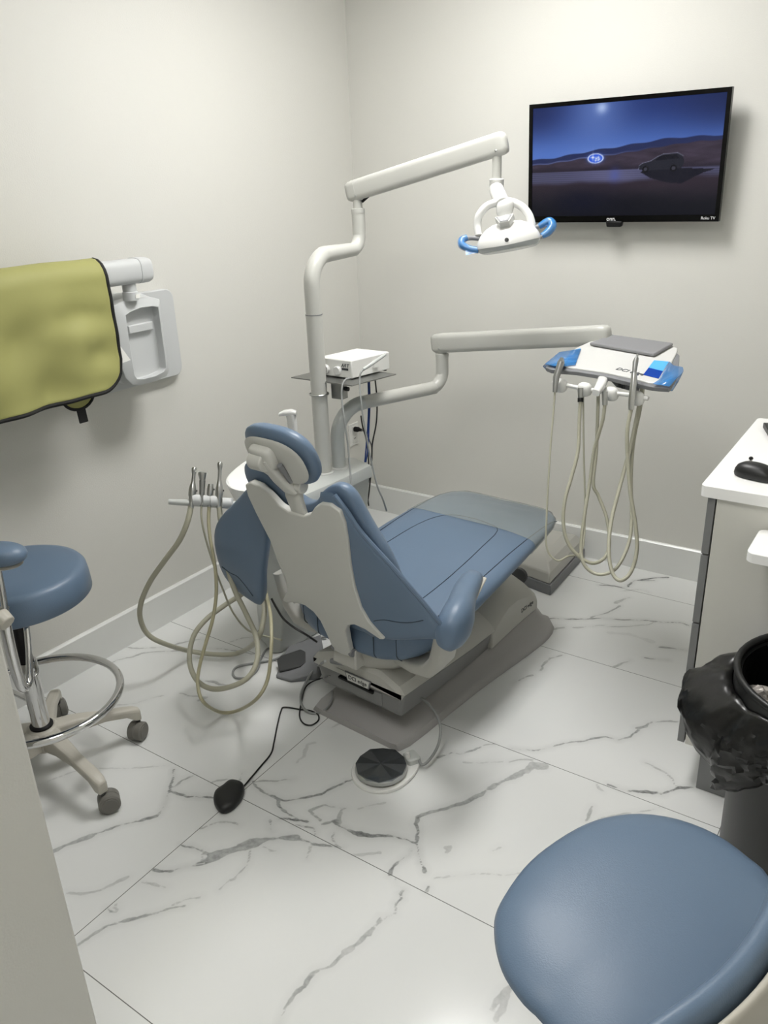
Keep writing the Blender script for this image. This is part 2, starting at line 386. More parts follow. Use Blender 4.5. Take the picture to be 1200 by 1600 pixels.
# floor: polished marble-look tiles, the vein lines carried as a distance field on the mesh
x0, x1, y0, y1, st = -.02, 2.42, -2.98, .02, .0065
nx = int((x1 - x0) / st) + 1; ny = int((y1 - y0) / st) + 1
gx, gy = np.meshgrid(np.linspace(x0, x1, nx), np.linspace(y0, y1, ny)); px = gx.ravel(); py = gy.ravel()
rng = np.random.RandomState(3)
dist = np.full(px.shape, .2); stren = np.zeros(px.shape)
for wd, sg, pts in VEINS:
    # jitter the line so that it wanders like a vein
    q = []
    for (ax, ay), (bx, by) in zip(pts[:-1], pts[1:]):
        L = math.hypot(bx - ax, by - ay); k = max(1, int(L / .012))
        for j in range(k):
            t = j / k; q.append((ax + (bx - ax) * t + rng.normal(0, .0013), ay + (by - ay) * t + rng.normal(0, .0013)))
    q.append(pts[-1]); q = np.array(q)
    wl = wd * .62 * (1 + .35 * np.sin(np.arange(len(q)) * .9 + rng.rand() * 6))
    lo = q.min(0) - .06; hi = q.max(0) + .06
    idx = np.where((px > lo[0]) & (px < hi[0]) & (py > lo[1]) & (py < hi[1]))[0]
    if not len(idx): continue
    X = px[idx]; Y = py[idx]; dm = np.full(X.shape, .2)
    for i in range(len(q) - 1):
        a = q[i]; ab = q[i + 1] - a; l2 = ab @ ab + 1e-12
        t = np.clip(((X - a[0]) * ab[0] + (Y - a[1]) * ab[1]) / l2, 0, 1)
        dm = np.minimum(dm, np.hypot(X - a[0] - t * ab[0], Y - a[1] - t * ab[1]) - wl[i])
    m_ = dm < dist[idx]
    dist[idx] = np.where(m_, dm, dist[idx]); 
    stren[idx] = np.where(m_, sg, stren[idx])
fm = bpy.data.meshes.new('floor')
big = [(-.1, YF, 0), (XR, YF, 0), (XR, y0, 0), (-.1, y0, 0), (x1, y0, 0), (XR, y0, 0), (XR, y1, 0), (x1, y1, 0)]
nv = len(px); co = np.zeros((nv + 8, 3)); co[:nv, 0] = px; co[:nv, 1] = py; co[nv:] = big
ii = np.arange(nx - 1); jj = np.arange(ny - 1); I, J = np.meshgrid(ii, jj); a = (J * nx + I).ravel()
quads = np.stack([a, a + 1, a + 1 + nx, a + nx], 1); quads = np.vstack([quads, [[nv, nv + 1, nv + 2, nv + 3], [nv + 4, nv + 5, nv + 6, nv + 7]]])
fm.vertices.add(nv + 8); fm.vertices.foreach_set('co', co.ravel())
fm.loops.add(quads.size); fm.loops.foreach_set('vertex_index', quads.ravel().astype(np.int32))
fm.polygons.add(len(quads)); fm.polygons.foreach_set('loop_start', np.arange(0, quads.size, 4).astype(np.int32))
fm.update(); fm.validate()
for nm, arr in (('vein_d', dist), ('vein_s', stren)):
    at_ = fm.attributes.new(nm, 'FLOAT', 'POINT'); at_.data.foreach_set('value', np.concatenate([arr, np.full(8, .2 if nm == 'vein_d' else 0)]).astype(np.float32))
m = bpy.data.materials.new('floor_tile'); m.use_nodes = True; nt = m.node_tree; N = nt.nodes; Lk = nt.links; B = N['Principled BSDF']
def nd(t, **k):
    n = N.new(t)
    for a_, b_ in k.items(): setattr(n, a_, b_)
    return n
def mth(op, a_, b_=None, c_=None, clamp=False):
    n = nd('ShaderNodeMath', operation=op); n.use_clamp = clamp
    for i_, v_ in enumerate((a_, b_, c_)):
        if v_ is None: continue
        if isinstance(v_, (int, float)): n.inputs[i_].default_value = v_
        else: Lk.new(v_, n.inputs[i_])
    return n.outputs[0]
geo = nd('ShaderNodeNewGeometry'); sep = nd('ShaderNodeSeparateXYZ'); Lk.new(geo.outputs['Position'], sep.inputs[0])
ad = nd('ShaderNodeAttribute', attribute_name='vein_d'); as_ = nd('ShaderNodeAttribute', attribute_name='vein_s')
n1 = nd('ShaderNodeTexNoise'); n1.inputs['Scale'].default_value = 55; n1.inputs['Detail'].default_value = 6; Lk.new(geo.outputs['Position'], n1.inputs['Vector'])
n2 = nd('ShaderNodeTexNoise'); n2.inputs['Scale'].default_value = 14; n2.inputs['Detail'].default_value = 5; Lk.new(geo.outputs['Position'], n2.inputs['Vector'])
dd = mth('ADD', mth('ADD', ad.outputs['Fac'], mth('MULTIPLY', mth('SUBTRACT', n1.outputs['Fac'], .5), .009)), mth('MULTIPLY', mth('SUBTRACT', n2.outputs['Fac'], .55), .016))
core = mth('MULTIPLY', mth('SUBTRACT', 1, mth('DIVIDE', mth('ADD', dd, .0012), .0032), clamp=True), mth('ADD', .25, mth('MULTIPLY', n1.outputs['Fac'], 1.35)))
halo = mth('MULTIPLY', mth('SUBTRACT', 1, mth('DIVIDE', mth('ABSOLUTE', dd), .02), clamp=True), mth('MULTIPLY', n2.outputs['Fac'], .3))
vein = mth('MULTIPLY', mth('MAXIMUM', core, halo), as_.outputs['Fac'], clamp=True)
n3 = nd('ShaderNodeTexNoise'); n3.inputs['Scale'].default_value = 2.2; n3.inputs['Detail'].default_value = 6; Lk.new(geo.outputs['Position'], n3.inputs['Vector'])
cloud = mth('MULTIPLY', mth('SUBTRACT', n3.outputs['Fac'], .5, clamp=True), .25)
def joint(coord, off, size):
    f = mth('FRACT', mth('DIVIDE', mth('SUBTRACT', coord, off), size)); g = mth('MINIMUM', f, mth('SUBTRACT', 1, f))
    return mth('LESS_THAN', mth('MULTIPLY', g, size), .0011)
jn = mth('MAXIMUM', joint(sep.outputs['X'], .978, 1.2192), joint(sep.outputs['Y'], -.8430, .6096))
c1 = nd('ShaderNodeMix', data_type='RGBA'); c1.inputs[6].default_value = lin('#dadbd9'); c1.inputs[7].default_value = lin('#b9bab8'); Lk.new(cloud, c1.inputs[0])
c2 = nd('ShaderNodeMix', data_type='RGBA'); c2.inputs[7].default_value = lin('#5d5f5e'); Lk.new(c1.outputs[2], c2.inputs[6]); Lk.new(vein, c2.inputs[0])
c3 = nd('ShaderNodeMix', data_type='RGBA'); c3.inputs[7].default_value = lin('#6a6a68'); Lk.new(c2.outputs[2], c3.inputs[6]); Lk.new(jn, c3.inputs[0])
Lk.new(c3.outputs[2], B.inputs['Base Color']); B.inputs['Roughness'].default_value = .16; B.inputs['Specular IOR Level'].default_value = .42
rg = mth('ADD', .12, mth('MULTIPLY', n3.outputs['Fac'], .1)); Lk.new(rg, B.inputs['Roughness'])
fm.materials.append(m)
fo = bpy.data.objects.new('floor', fm); COL.objects.link(fo); fo['kind'] = 'structure'

def wallbox(name, a, b, m_='wall_paint'):
    a = V3(a); b = V3(b); return struct(name, MB().box((a + b) / 2, b - a), m_, flat=True)
wallbox('wall_left', (-.1, YF, 0), (0, .1, CEIL)); wallbox('wall_back', (-.1, 0, 0), (XR + .1, .1, CEIL))
wallbox('wall_right', (XR, YF, 0), (XR + .1, 0, CEIL)); wallbox('wall_front', (-.1, YF - .1, 0), (XR + .1, YF, CEIL))
wallbox('ceiling', (-.1, YF - .1, CEIL), (XR + .1, .1, CEIL + .1), 'ceiling_paint')
struct('wall_near', MB().box((1.11, -3.55, CEIL / 2), (.466, 1.5, CEIL)), 'wall_paint', bev=.006)
# marble baseboards
mb_ = mat('baseboard_marble', '#dcddda', .28, var=.05, vscale=5)
prof = [(0, 0), (BT, 0), (BT, BH - .006), (BT - .006, BH), (0, BH)]
b = MB(); b.add([(x_, y_, z_) for y_ in (YF, -BT) for x_, z_ in prof], [tuple(range(4, -1, -1)), tuple(range(5, 10))] + [(i, (i + 1) % 5, (i + 1) % 5 + 5, i + 5) for i in range(5)]); struct('baseboard_left', b, 'baseboard_marble', flat=True)
b = MB(); b.add([(x_, -y_, z_) for x_ in (0, XR) for y_, z_ in prof], [tuple(range(4, -1, -1)), tuple(range(5, 10))] + [(i, (i + 1) % 5, (i + 1) % 5 + 5, i + 5) for i in range(5)]); struct('baseboard_back', b, 'baseboard_marble', flat=True)

# ceiling panels (the lamps of the room)
mat('panel_light', '#ffffff', .5, emit='#faf9f7', estr=LAMP); mat('panel_light_dim', '#ffffff', .5, emit='#faf9f7', estr=LAMP * .38)
def ceiling_panel(x_, y_, sx, sy, lab, pm='panel_light'):
    t = thing('ceiling_light', lab, 'ceiling light', (x_, y_, CEIL - .03), group='ceiling panel lights')
    f_ = MB()
    for dx, dy, wx, wy in ((-1, 0, .02, sy + .04), (1, 0, .02, sy + .04), (0, -1, sx, .02), (0, 1, sx, .02)):
        f_.box((x_ + dx * (sx / 2 + .01), y_ + dy * (sy / 2 + .01), CEIL - .0125), (wx, wy, .025))
    obj('frame', f_, 'white_plastic', t); obj('diffuser', MB().box((x_, y_, CEIL - .01), (sx, sy, .012)), pm, t, flat=True)
ceiling_panel(1.15, -1.10, .50, .80, 'flat ceiling light panel over the dental chair, outside the photo')
ceiling_panel(1.6, -2.95, .58, 1.0, 'flat ceiling light panel near the doorway, outside the photo', 'panel_light_dim')

# outlet
t = thing('wall_outlet', 'white duplex wall outlet with a black plug, beside the room corner', 'outlet', (0, -.105, .39))
obj('cover_plate', MB().box((.004, -.105, .449), (.008, .078, .118)), 'white_plastic', t, bev=.002)
soc = MB(); 
for z_ in (.475, .423): soc.box((.009, -.105, z_), (.004, .034, .036))
obj('socket', soc, 'label_white', t, bev=.0015)
h_ = MB()
for dy in (-.006, .006): h_.box((.0112, -.105 + dy, .428), (.001, .0025, .008))
obj('slot', h_, 'black', t)

# ================================================================== TELEVISION

tl, tr = V3((.938, -.105, 1.922)), V3((1.688, -.105, 1.922)); hh = .437
tilt = math.radians(3)
ex = V3((1, 0, 0)); ez = V3((0, -math.sin(tilt), math.cos(tilt)))
TO = V3((.947, -.082, 1.487)); TW = .753
tf, tR = frame(TO, ex, z=ez)     # x right, z up, y towards the wall
tv = thing('television', 'black flat television on the back wall showing a dusk desert road', 'television', (TO[0] + TW / 2, 0, TO[2]))
obj('back_cover', MB().hexa([tf(.12, .05, .06), tf(TW - .12, .05, .06), tf(TW - .12, .05, hh - .06), tf(.12, .05, hh - .06)], [tf(.03, .022, .02), tf(TW - .03, .022, .02), tf(TW - .03, .022, hh - .02), tf(.03, .022, hh - .02)]), 'black', tv, bev=.006)
bz = MB(); fb = .0155; bb_ = .024
for x_a, x_b, z_a, z_b in ((0, fb, 0, hh), (TW - fb, TW, 0, hh), (fb, TW - fb, 0, bb_), (fb, TW - fb, hh - fb, hh)):
    bz.hexa([tf(x_a, 0, z_a), tf(x_b, 0, z_a), tf(x_b, .024, z_a), tf(x_a, .024, z_a)], [tf(x_a, 0, z_b), tf(x_b, 0, z_b), tf(x_b, .024, z_b), tf(x_a, .024, z_b)])
obj('bezel', bz, 'black_gloss', tv)
wm = MB(); wm.hexa([tf(.28, .05, .12), tf(.48, .05, .12), tf(.48, .05, .3), tf(.28, .05, .3)], [V3((TO[0] + .28, -.001, 1.60)), V3((TO[0] + .48, -.001, 1.60)), V3((TO[0] + .48, -.001, 1.80)), V3((TO[0] + .28, -.001, 1.80))])
obj('wall_bracket', wm, 'black', tv)
obj('sensor_tab', MB().hexa([tf(.335, -.004, -.018), tf(.392, -.004, -.018), tf(.392, .02, -.018), tf(.335, .02, -.018)], [tf(.33, -.004, .004), tf(.397, -.004, .004), tf(.397, .02, .004), tf(.33, .02, .004)]), 'black', tv, bev=.004)
text('brand_mark', 'onn.', .021, tf(.352, -.001, .012), ex, ez, 'ink_white', tv)
text('brand_lettering', 'Roku TV', .014, tf(.715, -.001, .012), ex, ez, 'ink_white', tv)
# the picture on the screen (u right 0..1, v up 0..1)
SU, SV = 300, 170
uu, vv = np.meshgrid(np.linspace(0, 1, SU), np.linspace(0, 1, SV)); uf, vf = uu.ravel(), vv.ravel()
def sm(a_, b_, x_): t_ = np.clip((x_ - a_) / (b_ - a_), 0, 1); return t_ * t_ * (3 - 2 * t_)
def mixc(c, k, t_): k = np.array(k) / 255.; return c * (1 - t_[:, None]) + k[None, :] * t_[:, None]
def vn(x_, y_, s_):
    r = np.zeros_like(x_)
    for i_ in range(5):
        r += np.sin(x_ * s_ * (1.7 ** i_) + i_ * 1.3 + 2 * np.sin(y_ * s_ * .8 * 1.6 ** i_ + i_)) * np.cos(y_ * s_ * 1.3 * (1.6 ** i_) + i_ * 2.1) / (1.6 ** i_)
    return r / 2
sky = np.ones((len(uf), 3)) * np.array([36, 54, 112]) / 255.
sky = mixc(sky, (84, 118, 196), sm(1.0, .52, vf)); sky = mixc(sky, (22, 34, 76), .75 * sm(.62, 1.05, uf) * sm(.55, 1, vf)); sky = mixc(sky, (22, 30, 70), .5 * sm(.25, 0, uf) * sm(.6, 1, vf))
g1 = np.exp(-(((uf - .36) / .16) ** 2 + ((vf - .98) / .3) ** 2)); sky = mixc(sky, (120, 150, 220), .6 * g1)
g2 = np.exp(-(((uf - .385) / .03) ** 2 + ((vf - .96) / .05) ** 2)); sky = mixc(sky, (190, 210, 250), .8 * g2)
sky = mixc(sky, (140, 165, 220), .45 * np.exp(-((vf - .56) / .05) ** 2) * sm(.1, .5, uf) * sm(1, .6, uf))
c = sky
hz = .535 + .075 * sm(0, .5, uf) + .055 * sm(.4, .8, uf) + .006 * np.sin(uf * 37)
c = mixc(c, (38, 46, 86), sm(hz + .004, hz - .004, vf))
hz2 = .485 + .05 * sm(0, .4, uf) + .09 * sm(.3, .95, uf) + .004 * np.sin(uf * 51)
c = mixc(c, (130, 140, 190), .55 * np.exp(-((vf - hz2 - .004) / .006) ** 2) * sm(.75, .3, uf))
c = mixc(c, (58, 50, 64), sm(hz2 + .004, hz2 - .004, vf)); c = np.clip(c * (1 + .22 * (vn(uf * 2, vf * 3, 9) * sm(hz2, hz2 - .02, vf))[:, None]), 0, 1)
c = mixc(c, (34, 30, 42), .7 * sm(.47, .42, vf))
rd = sm(.418, .41, vf) * sm(.27, .30, vf); c = mixc(c, (72, 72, 98), rd); c = np.clip(c * (1 + .14 * rd * np.sin(vf * 340 + uf * 4))[:, None], 0, 1)
c = mixc(c, (110, 110, 150), .5 * rd * np.exp(-((uf - .45) / .2) ** 2))
lowm = sm(.335, .27, vf + .025 * vn(uf * 1.2, vf, 6) - .03 * uf); c = mixc(c, (46, 38, 48), lowm); c = mixc(c, (14, 15, 24), sm(.3, .06, vf + .04 * vn(uf, vf, 5)))
c = mixc(c, (8, 12, 34), .7 * np.exp(-(((uf - .28) / .16) ** 2 + ((vf - .12) / .12) ** 2)))
c = mixc(c, (70, 90, 190), .35 * np.exp(-(((uf - .47) / .03) ** 2 + ((vf - .37) / .07) ** 2)) + .0)
# car and its shadow
def poly_in(pts_, x_, y_):
    ins = np.zeros(len(x_), bool); n_ = len(pts_)
    for i_ in range(n_):
        xa, ya = pts_[i_]; xb, yb = pts_[(i_ + 1) % n_]
        cnd = ((ya > y_) != (yb > y_)) & (x_ < (xb - xa) * (y_ - ya) / (yb - ya + 1e-12) + xa); ins ^= cnd
    return ins
shd = poly_in([(.605, .385), (.66, .33), (.75, .285), (.82, .275), (.86, .31), (.92, .36), (.98, .39), (.8, .41), (.65, .41)], uf, vf); c[shd] = np.array([22, 22, 34]) / 255.
car = poly_in([(.595, .41), (.598, .44), (.615, .46), (.655, .475), (.69, .51), (.715, .53), (.79, .535), (.812, .52), (.825, .475), (.822, .43), (.81, .405), (.63, .395)], uf, vf); c[car] = np.array([34, 35, 45]) / 255.
win = poly_in([(.672, .48), (.70, .51), (.72, .522), (.785, .524), (.80, .49)], uf, vf); c[win] = np.array([20, 20, 30]) / 255.
for (xa, ya), (xb, yb) in (((.598, .44), (.615, .462)), ((.615, .462), (.657, .478)), ((.657, .478), (.69, .512)), ((.69, .512), (.72, .533)), ((.72, .533), (.79, .537)), ((.79, .537), (.818, .51)), ((.595, .41), (.598, .425))):
    ab = np.array([xb - xa, yb - ya]); t_ = np.clip(((uf - xa) * ab[0] + (vf - ya) * ab[1]) / (ab @ ab), 0, 1); dl = np.hypot((uf - xa - t_ * ab[0]) * 1.75, vf - ya - t_ * ab[1]); c = mixc(c, (140, 145, 170), .6 * np.exp(-(dl / .0035) ** 2))
for wx in (.632, .775): wh = ((uf - wx) * 1.75) ** 2 + (vf - .408) ** 2 < .03 ** 2; c[wh] = np.array([14, 14, 20]) / 255.; wh = ((uf - wx) * 1.75) ** 2 + (vf - .408) ** 2 < .016 ** 2; c[wh] = np.array([58, 58, 70]) / 255.
# the glowing oval emblem with its stars
er = np.sqrt(((uf - .362) / .041) ** 2 + ((vf - .523) / .041) ** 2)
c = mixc(c, (90, 130, 240), .7 * np.exp(-np.clip(er - 1, 0, 9) * 5) * (er > 1)); c = mixc(c, (40, 84, 216), sm(1.03, .97, er)); c = mixc(c, (214, 226, 255), np.exp(-((er - 1) / .085) ** 2))
for sx_, sy_, sr_ in ((.347, .533, .019), (.366, .520, .011), (.377, .532, .011), (.383, .516, .011), (.363, .504, .011), (.377, .506, .010)):
    dx_ = np.abs((uf - sx_) * 1.75); dy_ = np.abs(vf - sy_); s_ = np.exp(-(np.sqrt(dx_) + np.sqrt(dy_) * .9) ** 2 / (sr_ * 1.1)); c = mixc(c, (235, 240, 255), np.clip(s_ * 1.6, 0, 1))
c = np.clip(c, 0, 1); cl = np.where(c <= .04045, c / 12.92, ((c + .055) / 1.055) ** 2.4)
SM = bpy.data.meshes.new('screen'); inv = root_m(tv).inverted()
sv = [tuple(inv @ tf(fb + u_ * (TW - 2 * fb), .003, bb_ + v_ * (hh - fb - bb_))) for u_, v_ in zip(uf, vf)]
SM.from_pydata(sv, [], [(j_ * SU + i_, j_ * SU + i_ + 1, (j_ + 1) * SU + i_ + 1, (j_ + 1) * SU + i_) for j_ in range(SV - 1) for i_ in range(SU - 1)])
ca = SM.color_attributes.new('picture', 'FLOAT_COLOR', 'POINT'); ca.data.foreach_set('color', np.hstack([cl, np.ones((len(cl), 1))]).ravel().astype(np.float32))
m = bpy.data.materials.new('screen_picture'); m.use_nodes = True; nt = m.node_tree; an = nt.nodes.new('ShaderNodeAttribute'); an.attribute_name = 'picture'; B = nt.nodes['Principled BSDF']
B.inputs['Base Color'].default_value = (.004, .004, .005, 1); B.inputs['Roughness'].default_value = .22; B.inputs['Specular IOR Level'].default_value = .2; nt.links.new(an.outputs['Color'], B.inputs['Emission Color']); B.inputs['Emission Strength'].default_value = .92
SM.materials.append(m); so = bpy.data.objects.new('screen', SM); COL.objects.link(so); so.parent = tv

# ================================================================== X-RAY UNIT ON THE LEFT WALL, VEST
XU = thing('wall_xray_unit', 'grey wall-mounted x-ray arm and cradle on rounded wall plate, left wall', 'x-ray unit', (.01, -1.42, 1.0))
yz = lambda a, b, c: V3((c, a, b))
obj('wall_plate', MB().prism(rrect(.405, .325, .035, 6, -1.427, 1.162), yz, .0015, .032), 'xray_plastic', XU, bev=.004, seg=3, sharp=30)
# horizontal arm: flattened rounded bar running along the wall
lp = []
for y_ in (-2.35, -1.50):
    lp.append([V3((.17 + a, y_, 1.418 + b)) for a, b in sup(.040, .040, 28, 3.2)])
obj('arm_bar', MB().loft(lp), 'xray_plastic', XU)
obj('arm_cap', MB().loft([[V3((.17 + a * k, y_, 1.418 + b * k)) for a, b in sup(.0415, .0415, 28, 3.2)] for y_, k in ((-1.50, 1), (-1.462, 1), (-1.45, .9))]), 'mid_cap' if 'mid_cap' in MATS else 'xray_plastic', XU)
obj('neck', MB().lathe([(.026, 1.325), (.026, 1.352), (.023, 1.354), (.023, 1.385)], (.17, -1.53, 0), 28), 'xray_plastic', XU)
obj('neck_label', MB().box((.196, -1.522, 1.338), (.003, .018, .012)), 'paper', XU)
# cradle body: rounded tall housing with a recessed front channel
def cr(y_, z_, x_): return V3((x_, y_, z_))
body = MB(); rows = [(1.338, .035, .05), (1.332, .085, .080), (1.318, .112, .095), (1.25, .118, .100), (1.15, .115, .100), (1.08, .105, .100), (1.05, .085, .095), (1.04, .06, .08)]
yc = -1.507
lo_ = []
for z_, hw, dp in rows:
    lo_.append([cr(yc + a, z_, .034 + (dp * .5) * (1 + b / .5 * 1)) for a, b in [(hw * q0, .5 * q1) for q0, q1 in sup(1, 1, 32, 3.4)]])
obj('cradle_body', MB().loft(lo_), 'xray_plastic', XU, sharp=50)
# front frame: arched top band, left flange, lower lip around a recessed channel
fo_ = [(-1.60, 1.315), (-1.56, 1.326), (-1.50, 1.330), (-1.44, 1.324), (-1.405, 1.312), (-1.408, 1.20), (-1.408, 1.10), (-1.405, 1.06), (-1.42, 1.045), (-1.47, 1.036), (-1.53, 1.036), (-1.575, 1.045), (-1.60, 1.075), (-1.618, 1.15), (-1.62, 1.23), (-1.613, 1.29)]
fi_ = [(-1.566, 1.280), (-1.545, 1.288), (-1.50, 1.296), (-1.45, 1.294), (-1.425, 1.288), (-1.426, 1.20), (-1.426, 1.11), (-1.428, 1.075), (-1.44, 1.066), (-1.48, 1.058), (-1.53, 1.058), (-1.560, 1.064), (-1.568, 1.08), (-1.568, 1.15), (-1.568, 1.21), (-1.567, 1.25)]
n_ = len(fo_); vs = [cr(a, b, .10) for a, b in fo_] + [cr(a, b, .166) for a, b in fo_] + [cr(a, b, .178) for a, b in fi_] + [cr(a, b, .145 + .0 * b) for a, b in fi_]
fs = [(k * n_ + i, k * n_ + (i + 1) % n_, (k + 1) * n_ + (i + 1) % n_, (k + 1) * n_ + i) for k in range(3) for i in range(n_)] + [tuple(range(3 * n_, 4 * n_))]
obj('front_cradle', MB().add(vs, fs), 'xray_plastic', XU, bev=.002, sharp=30)
obj('cradle_ledge', MB().box((.152, -1.497, 1.228), (.018, .105, .028)), 'xray_plastic', XU, bev=.003)
# lead vest folded over the arm
ns = 26; vest = MB(); L = []
def drape(y_, side_drop):
    # section across the arm: down the wall side, over, down the room side
    pts_ = []; r_ = .047; dz = 0.0012 * math.sin(y_ * 23) ; s1 = side_drop
    def wv(z_): return .010 * math.sin(y_ * 19 + z_ * 9) + .006 * math.sin(y_ * 41 - z_ * 21)
    for k in range(9): z_ = 1.418 - .30 + k * .30 / 8; pts_.append((.17 - r_ - .004, z_))
    for k in range(1, 8): a_ = PI - PI * k / 8; pts_.append((.17 + r_ * math.cos(a_) * 1.02, 1.418 + dz + (r_ + .002) * math.sin(a_)))
    for k in range(31): f_ = k / 30; z_ = 1.418 - f_ * s1; pts_.append((.17 + r_ + .003 + (wv(z_) * min(1, .12 - (y_ + 1.655) * 5) + .006) * min(1, f_ * 2.4) + .006 * math.sin(z_ * 55 + y_ * 6) * max(0, 1 + (y_ + 1.655) / .30) * min(1, .25 - (y_ + 1.655) * 12) * min(1, f_ * 4) + .005 * math.sin(z_ * 34 - y_ * 9) * min(1, f_ * 3) * min(1, .15 - (y_ + 1.655) * 8), z_))
    return pts_
ys = np.linspace(-2.32, -1.655, 56)
def drop(y_):
    d_ = .352 - .02 * (y_ + 1.655)
    e_ = (y_ + 1.655)        # rounded lower corner near the front edge
    if e_ > -.09: d_ -= .09 - math.sqrt(max(0, .09 ** 2 - (e_ + .09) ** 2))
    return d_
for y_ in ys: L.append([V3((x_, y_, z_)) for x_, z_ in drape(y_, drop(y_))])
nl = len(L[0]); vs = [p for l in L for p in l]; fs = [(i * nl + k, i * nl + k + 1, (i + 1) * nl + k + 1, (i + 1) * nl + k) for i in range(len(L) - 1) for k in range(nl - 1)]
VT = thing('lead_vest', 'olive green lead apron with black piping folded over the x-ray arm', 'lead apron', (.17, -1.99, 1.04))
vo = obj('apron_cloth', MB().add(vs, fs), 'vest_cloth', VT, sharp=80); md = vo.modifiers.new('thick', 'SOLIDIFY'); md.thickness = .006; md.offset = 1
edge = [l[-1] for l in L]; ped = edge + [L[-1][k] for k in range(nl - 2, -1, -1)]
obj('piping', MB().tube([p + V3((.002, .0, 0)) for p in ped], .0075, 8, smooth=0), 'vest_trim', VT)
flap = [(-1.815 + .062 * math.cos(a_), 1.075 + .055 * math.sin(a_)) for a_ in np.linspace(PI, 2 * PI, 14)]
obj('collar_flap', MB().prism(flap, yz, .19, .196), 'vest_cloth', VT); obj('collar_piping', MB().tube([V3((.196, a, b)) for a, b in flap], .005, 8, smooth=0), 'vest_trim', VT)
obj('strap', MB().hexa([V3((.192, -1.825, .975)), V3((.192, -1.795, .975)), V3((.198, -1.795, .975)), V3((.198, -1.825, .975))], [V3((.192, -1.828, 1.022)), V3((.192, -1.798, 1.022)), V3((.198, -1.798, 1.022)), V3((.198, -1.828, 1.022))]), 'vest_trim', VT)
obj('care_tag', MB().add([V3((.228, -1.662, 1.20)), V3((.229, -1.650, 1.20)), V3((.232, -1.618, 1.145)), V3((.228, -1.655, 1.14))], [(0, 1, 2, 3)]), 'paper', VT)

# ================================================================== DENTAL CHAIR (local: w right, u towards the toe, z up)
CA = math.radians(4.5); CW = V3((math.cos(CA), -math.sin(CA), 0)); CU = V3((math.sin(CA), math.cos(CA), 0)); CQ = V3((1.095, -1.6, 0))
def LC(w_, u_, z_): return CQ + CW * w_ + CU * u_ + V3((0, 0, z_))
CH = thing('dental_chair', 'blue upholstered dental chair with pale grey back and base, centre of the room', 'dental chair', (CQ[0], CQ[1], 0), -CA)
# floor plate: flat rim flaring up to the toe-side cover
def ring(hw, u0, u1, z_, r=.05, n=6):
    return rrect(2 * hw, u1 - u0, r, n, 0, (u0 + u1) / 2)
sec = []
US = [(-.035, .165, .012), (-.03, .185, .024), (.0, .197, .026), (.1, .203, .028), (.25, .208, .03), (.4, .215, .032), (.55, .228, .034), (.7, .243, .036), (.82, .25, .036), (.90, .24, .034), (.95, .215, .03), (.965, .19, .02)]
def plate_h(w_, u_, hw):
    rise = .02 + .10 * max(0, min(1, (u_ - .05) / .7)) ** 1.1
    e_ = max(0, (hw - .012 - abs(w_))) / .10
    return .022 + rise * (1 - math.exp(-e_ * e_ * 1.6)) if u_ > .03 else .022 + .004 * min(1, e_)
nb = 34; rows = []
for u_, hw, _ in [(-.035, .16, 0)] + [(a, b, c) for a, b, c in [( -.03 + k * .0415, None, 0) for k in range(25)]]:
    if hw is None: hw = float(np.interp(u_, [q[0] for q in US], [q[1] for q in US]))
    rows.append((u_, hw))
vs = []; 
for u_, hw in rows:
    tz = 1 if u_ < .9 else max(0., (0.966 - u_) / .066) ** .5
    for k in range(nb):
        w_ = -hw + 2 * hw * k / (nb - 1); h_ = plate_h(w_, u_, hw); h_ = .02 + (h_ - .02) * tz
        if k in (0, nb - 1): h_ = .004
        vs.append(LC(w_, u_, h_))
fs = [(i * nb + k, i * nb + k + 1, (i + 1) * nb + k + 1, (i + 1) * nb + k) for i in range(len(rows) - 1) for k in range(nb - 1)]
o_ = len(vs); vs += [LC(0, rows[0][0], .001)]; 
bot = [LC(-hw, u_, .001) for u_, hw in rows] + [LC(hw, u_, .001) for u_, hw in reversed(rows)]
m0 = MB().add(vs, fs)
k0 = len(m0.v); m0.add(bot, [tuple(range(len(bot)))])
R_ = len(rows)
for i in range(R_ - 1):
    m0.f += [(i * nb, (i + 1) * nb, k0 + i + 1, k0 + i), (i * nb + nb - 1, k0 + 2 * R_ - 1 - i, k0 + 2 * R_ - 2 - i, (i + 1) * nb + nb - 1)]; m0.mi += [0, 0]
m0.f += [tuple([k for k in range(nb)] + [k0 + 2 * R_ - 1, k0]), tuple([(R_ - 1) * nb + k for k in range(nb)] + [k0 + R_, k0 + R_ - 1])]; m0.mi += [0, 0]
obj('base_plate', m0, 'base_grey', CH, sharp=50)
# dark mechanism core between plate and lift arm
obj('lift_mechanism', MB().hexa([LC(-.11, .2, .05), LC(.11, .2, .05), LC(.11, .6, .05), LC(-.11, .6, .05)], [LC(-.11, .1, .15), LC(.11, .1, .15), LC(.11, .6, .2), LC(-.11, .6, .2)]), 'dark_grey', CH)
# toe-side hump cover
hump = [(.545, .075, .165), (.60, .08, .20), (.66, .085, .225), (.72, .088, .228), (.78, .09, .215), (.84, .09, .193), (.875, .09, .17), (.885, .092, .15)]
lp = []
for u_, zb, zt in hump:
    hw = .172; q = [(-hw, zb), (-hw, zt - .03), (-hw + .012, zt - .01), (-hw + .06, zt + .02), (-.05, zt + .045), (.05, zt + .045), (hw - .06, zt + .02), (hw - .012, zt - .01), (hw, zt - .03), (hw, zb)]
    lp.append([LC(a, u_, b) for a, b in q])
HU = obj('base_cover', MB().loft(lp), 'base_white', CH, bev=.006, sharp=30)
text('cover_lettering', 'DCI edge', .024, LC(.1725, .80, .138), CU, V3((0, 0, 1)), 'ink', CH)
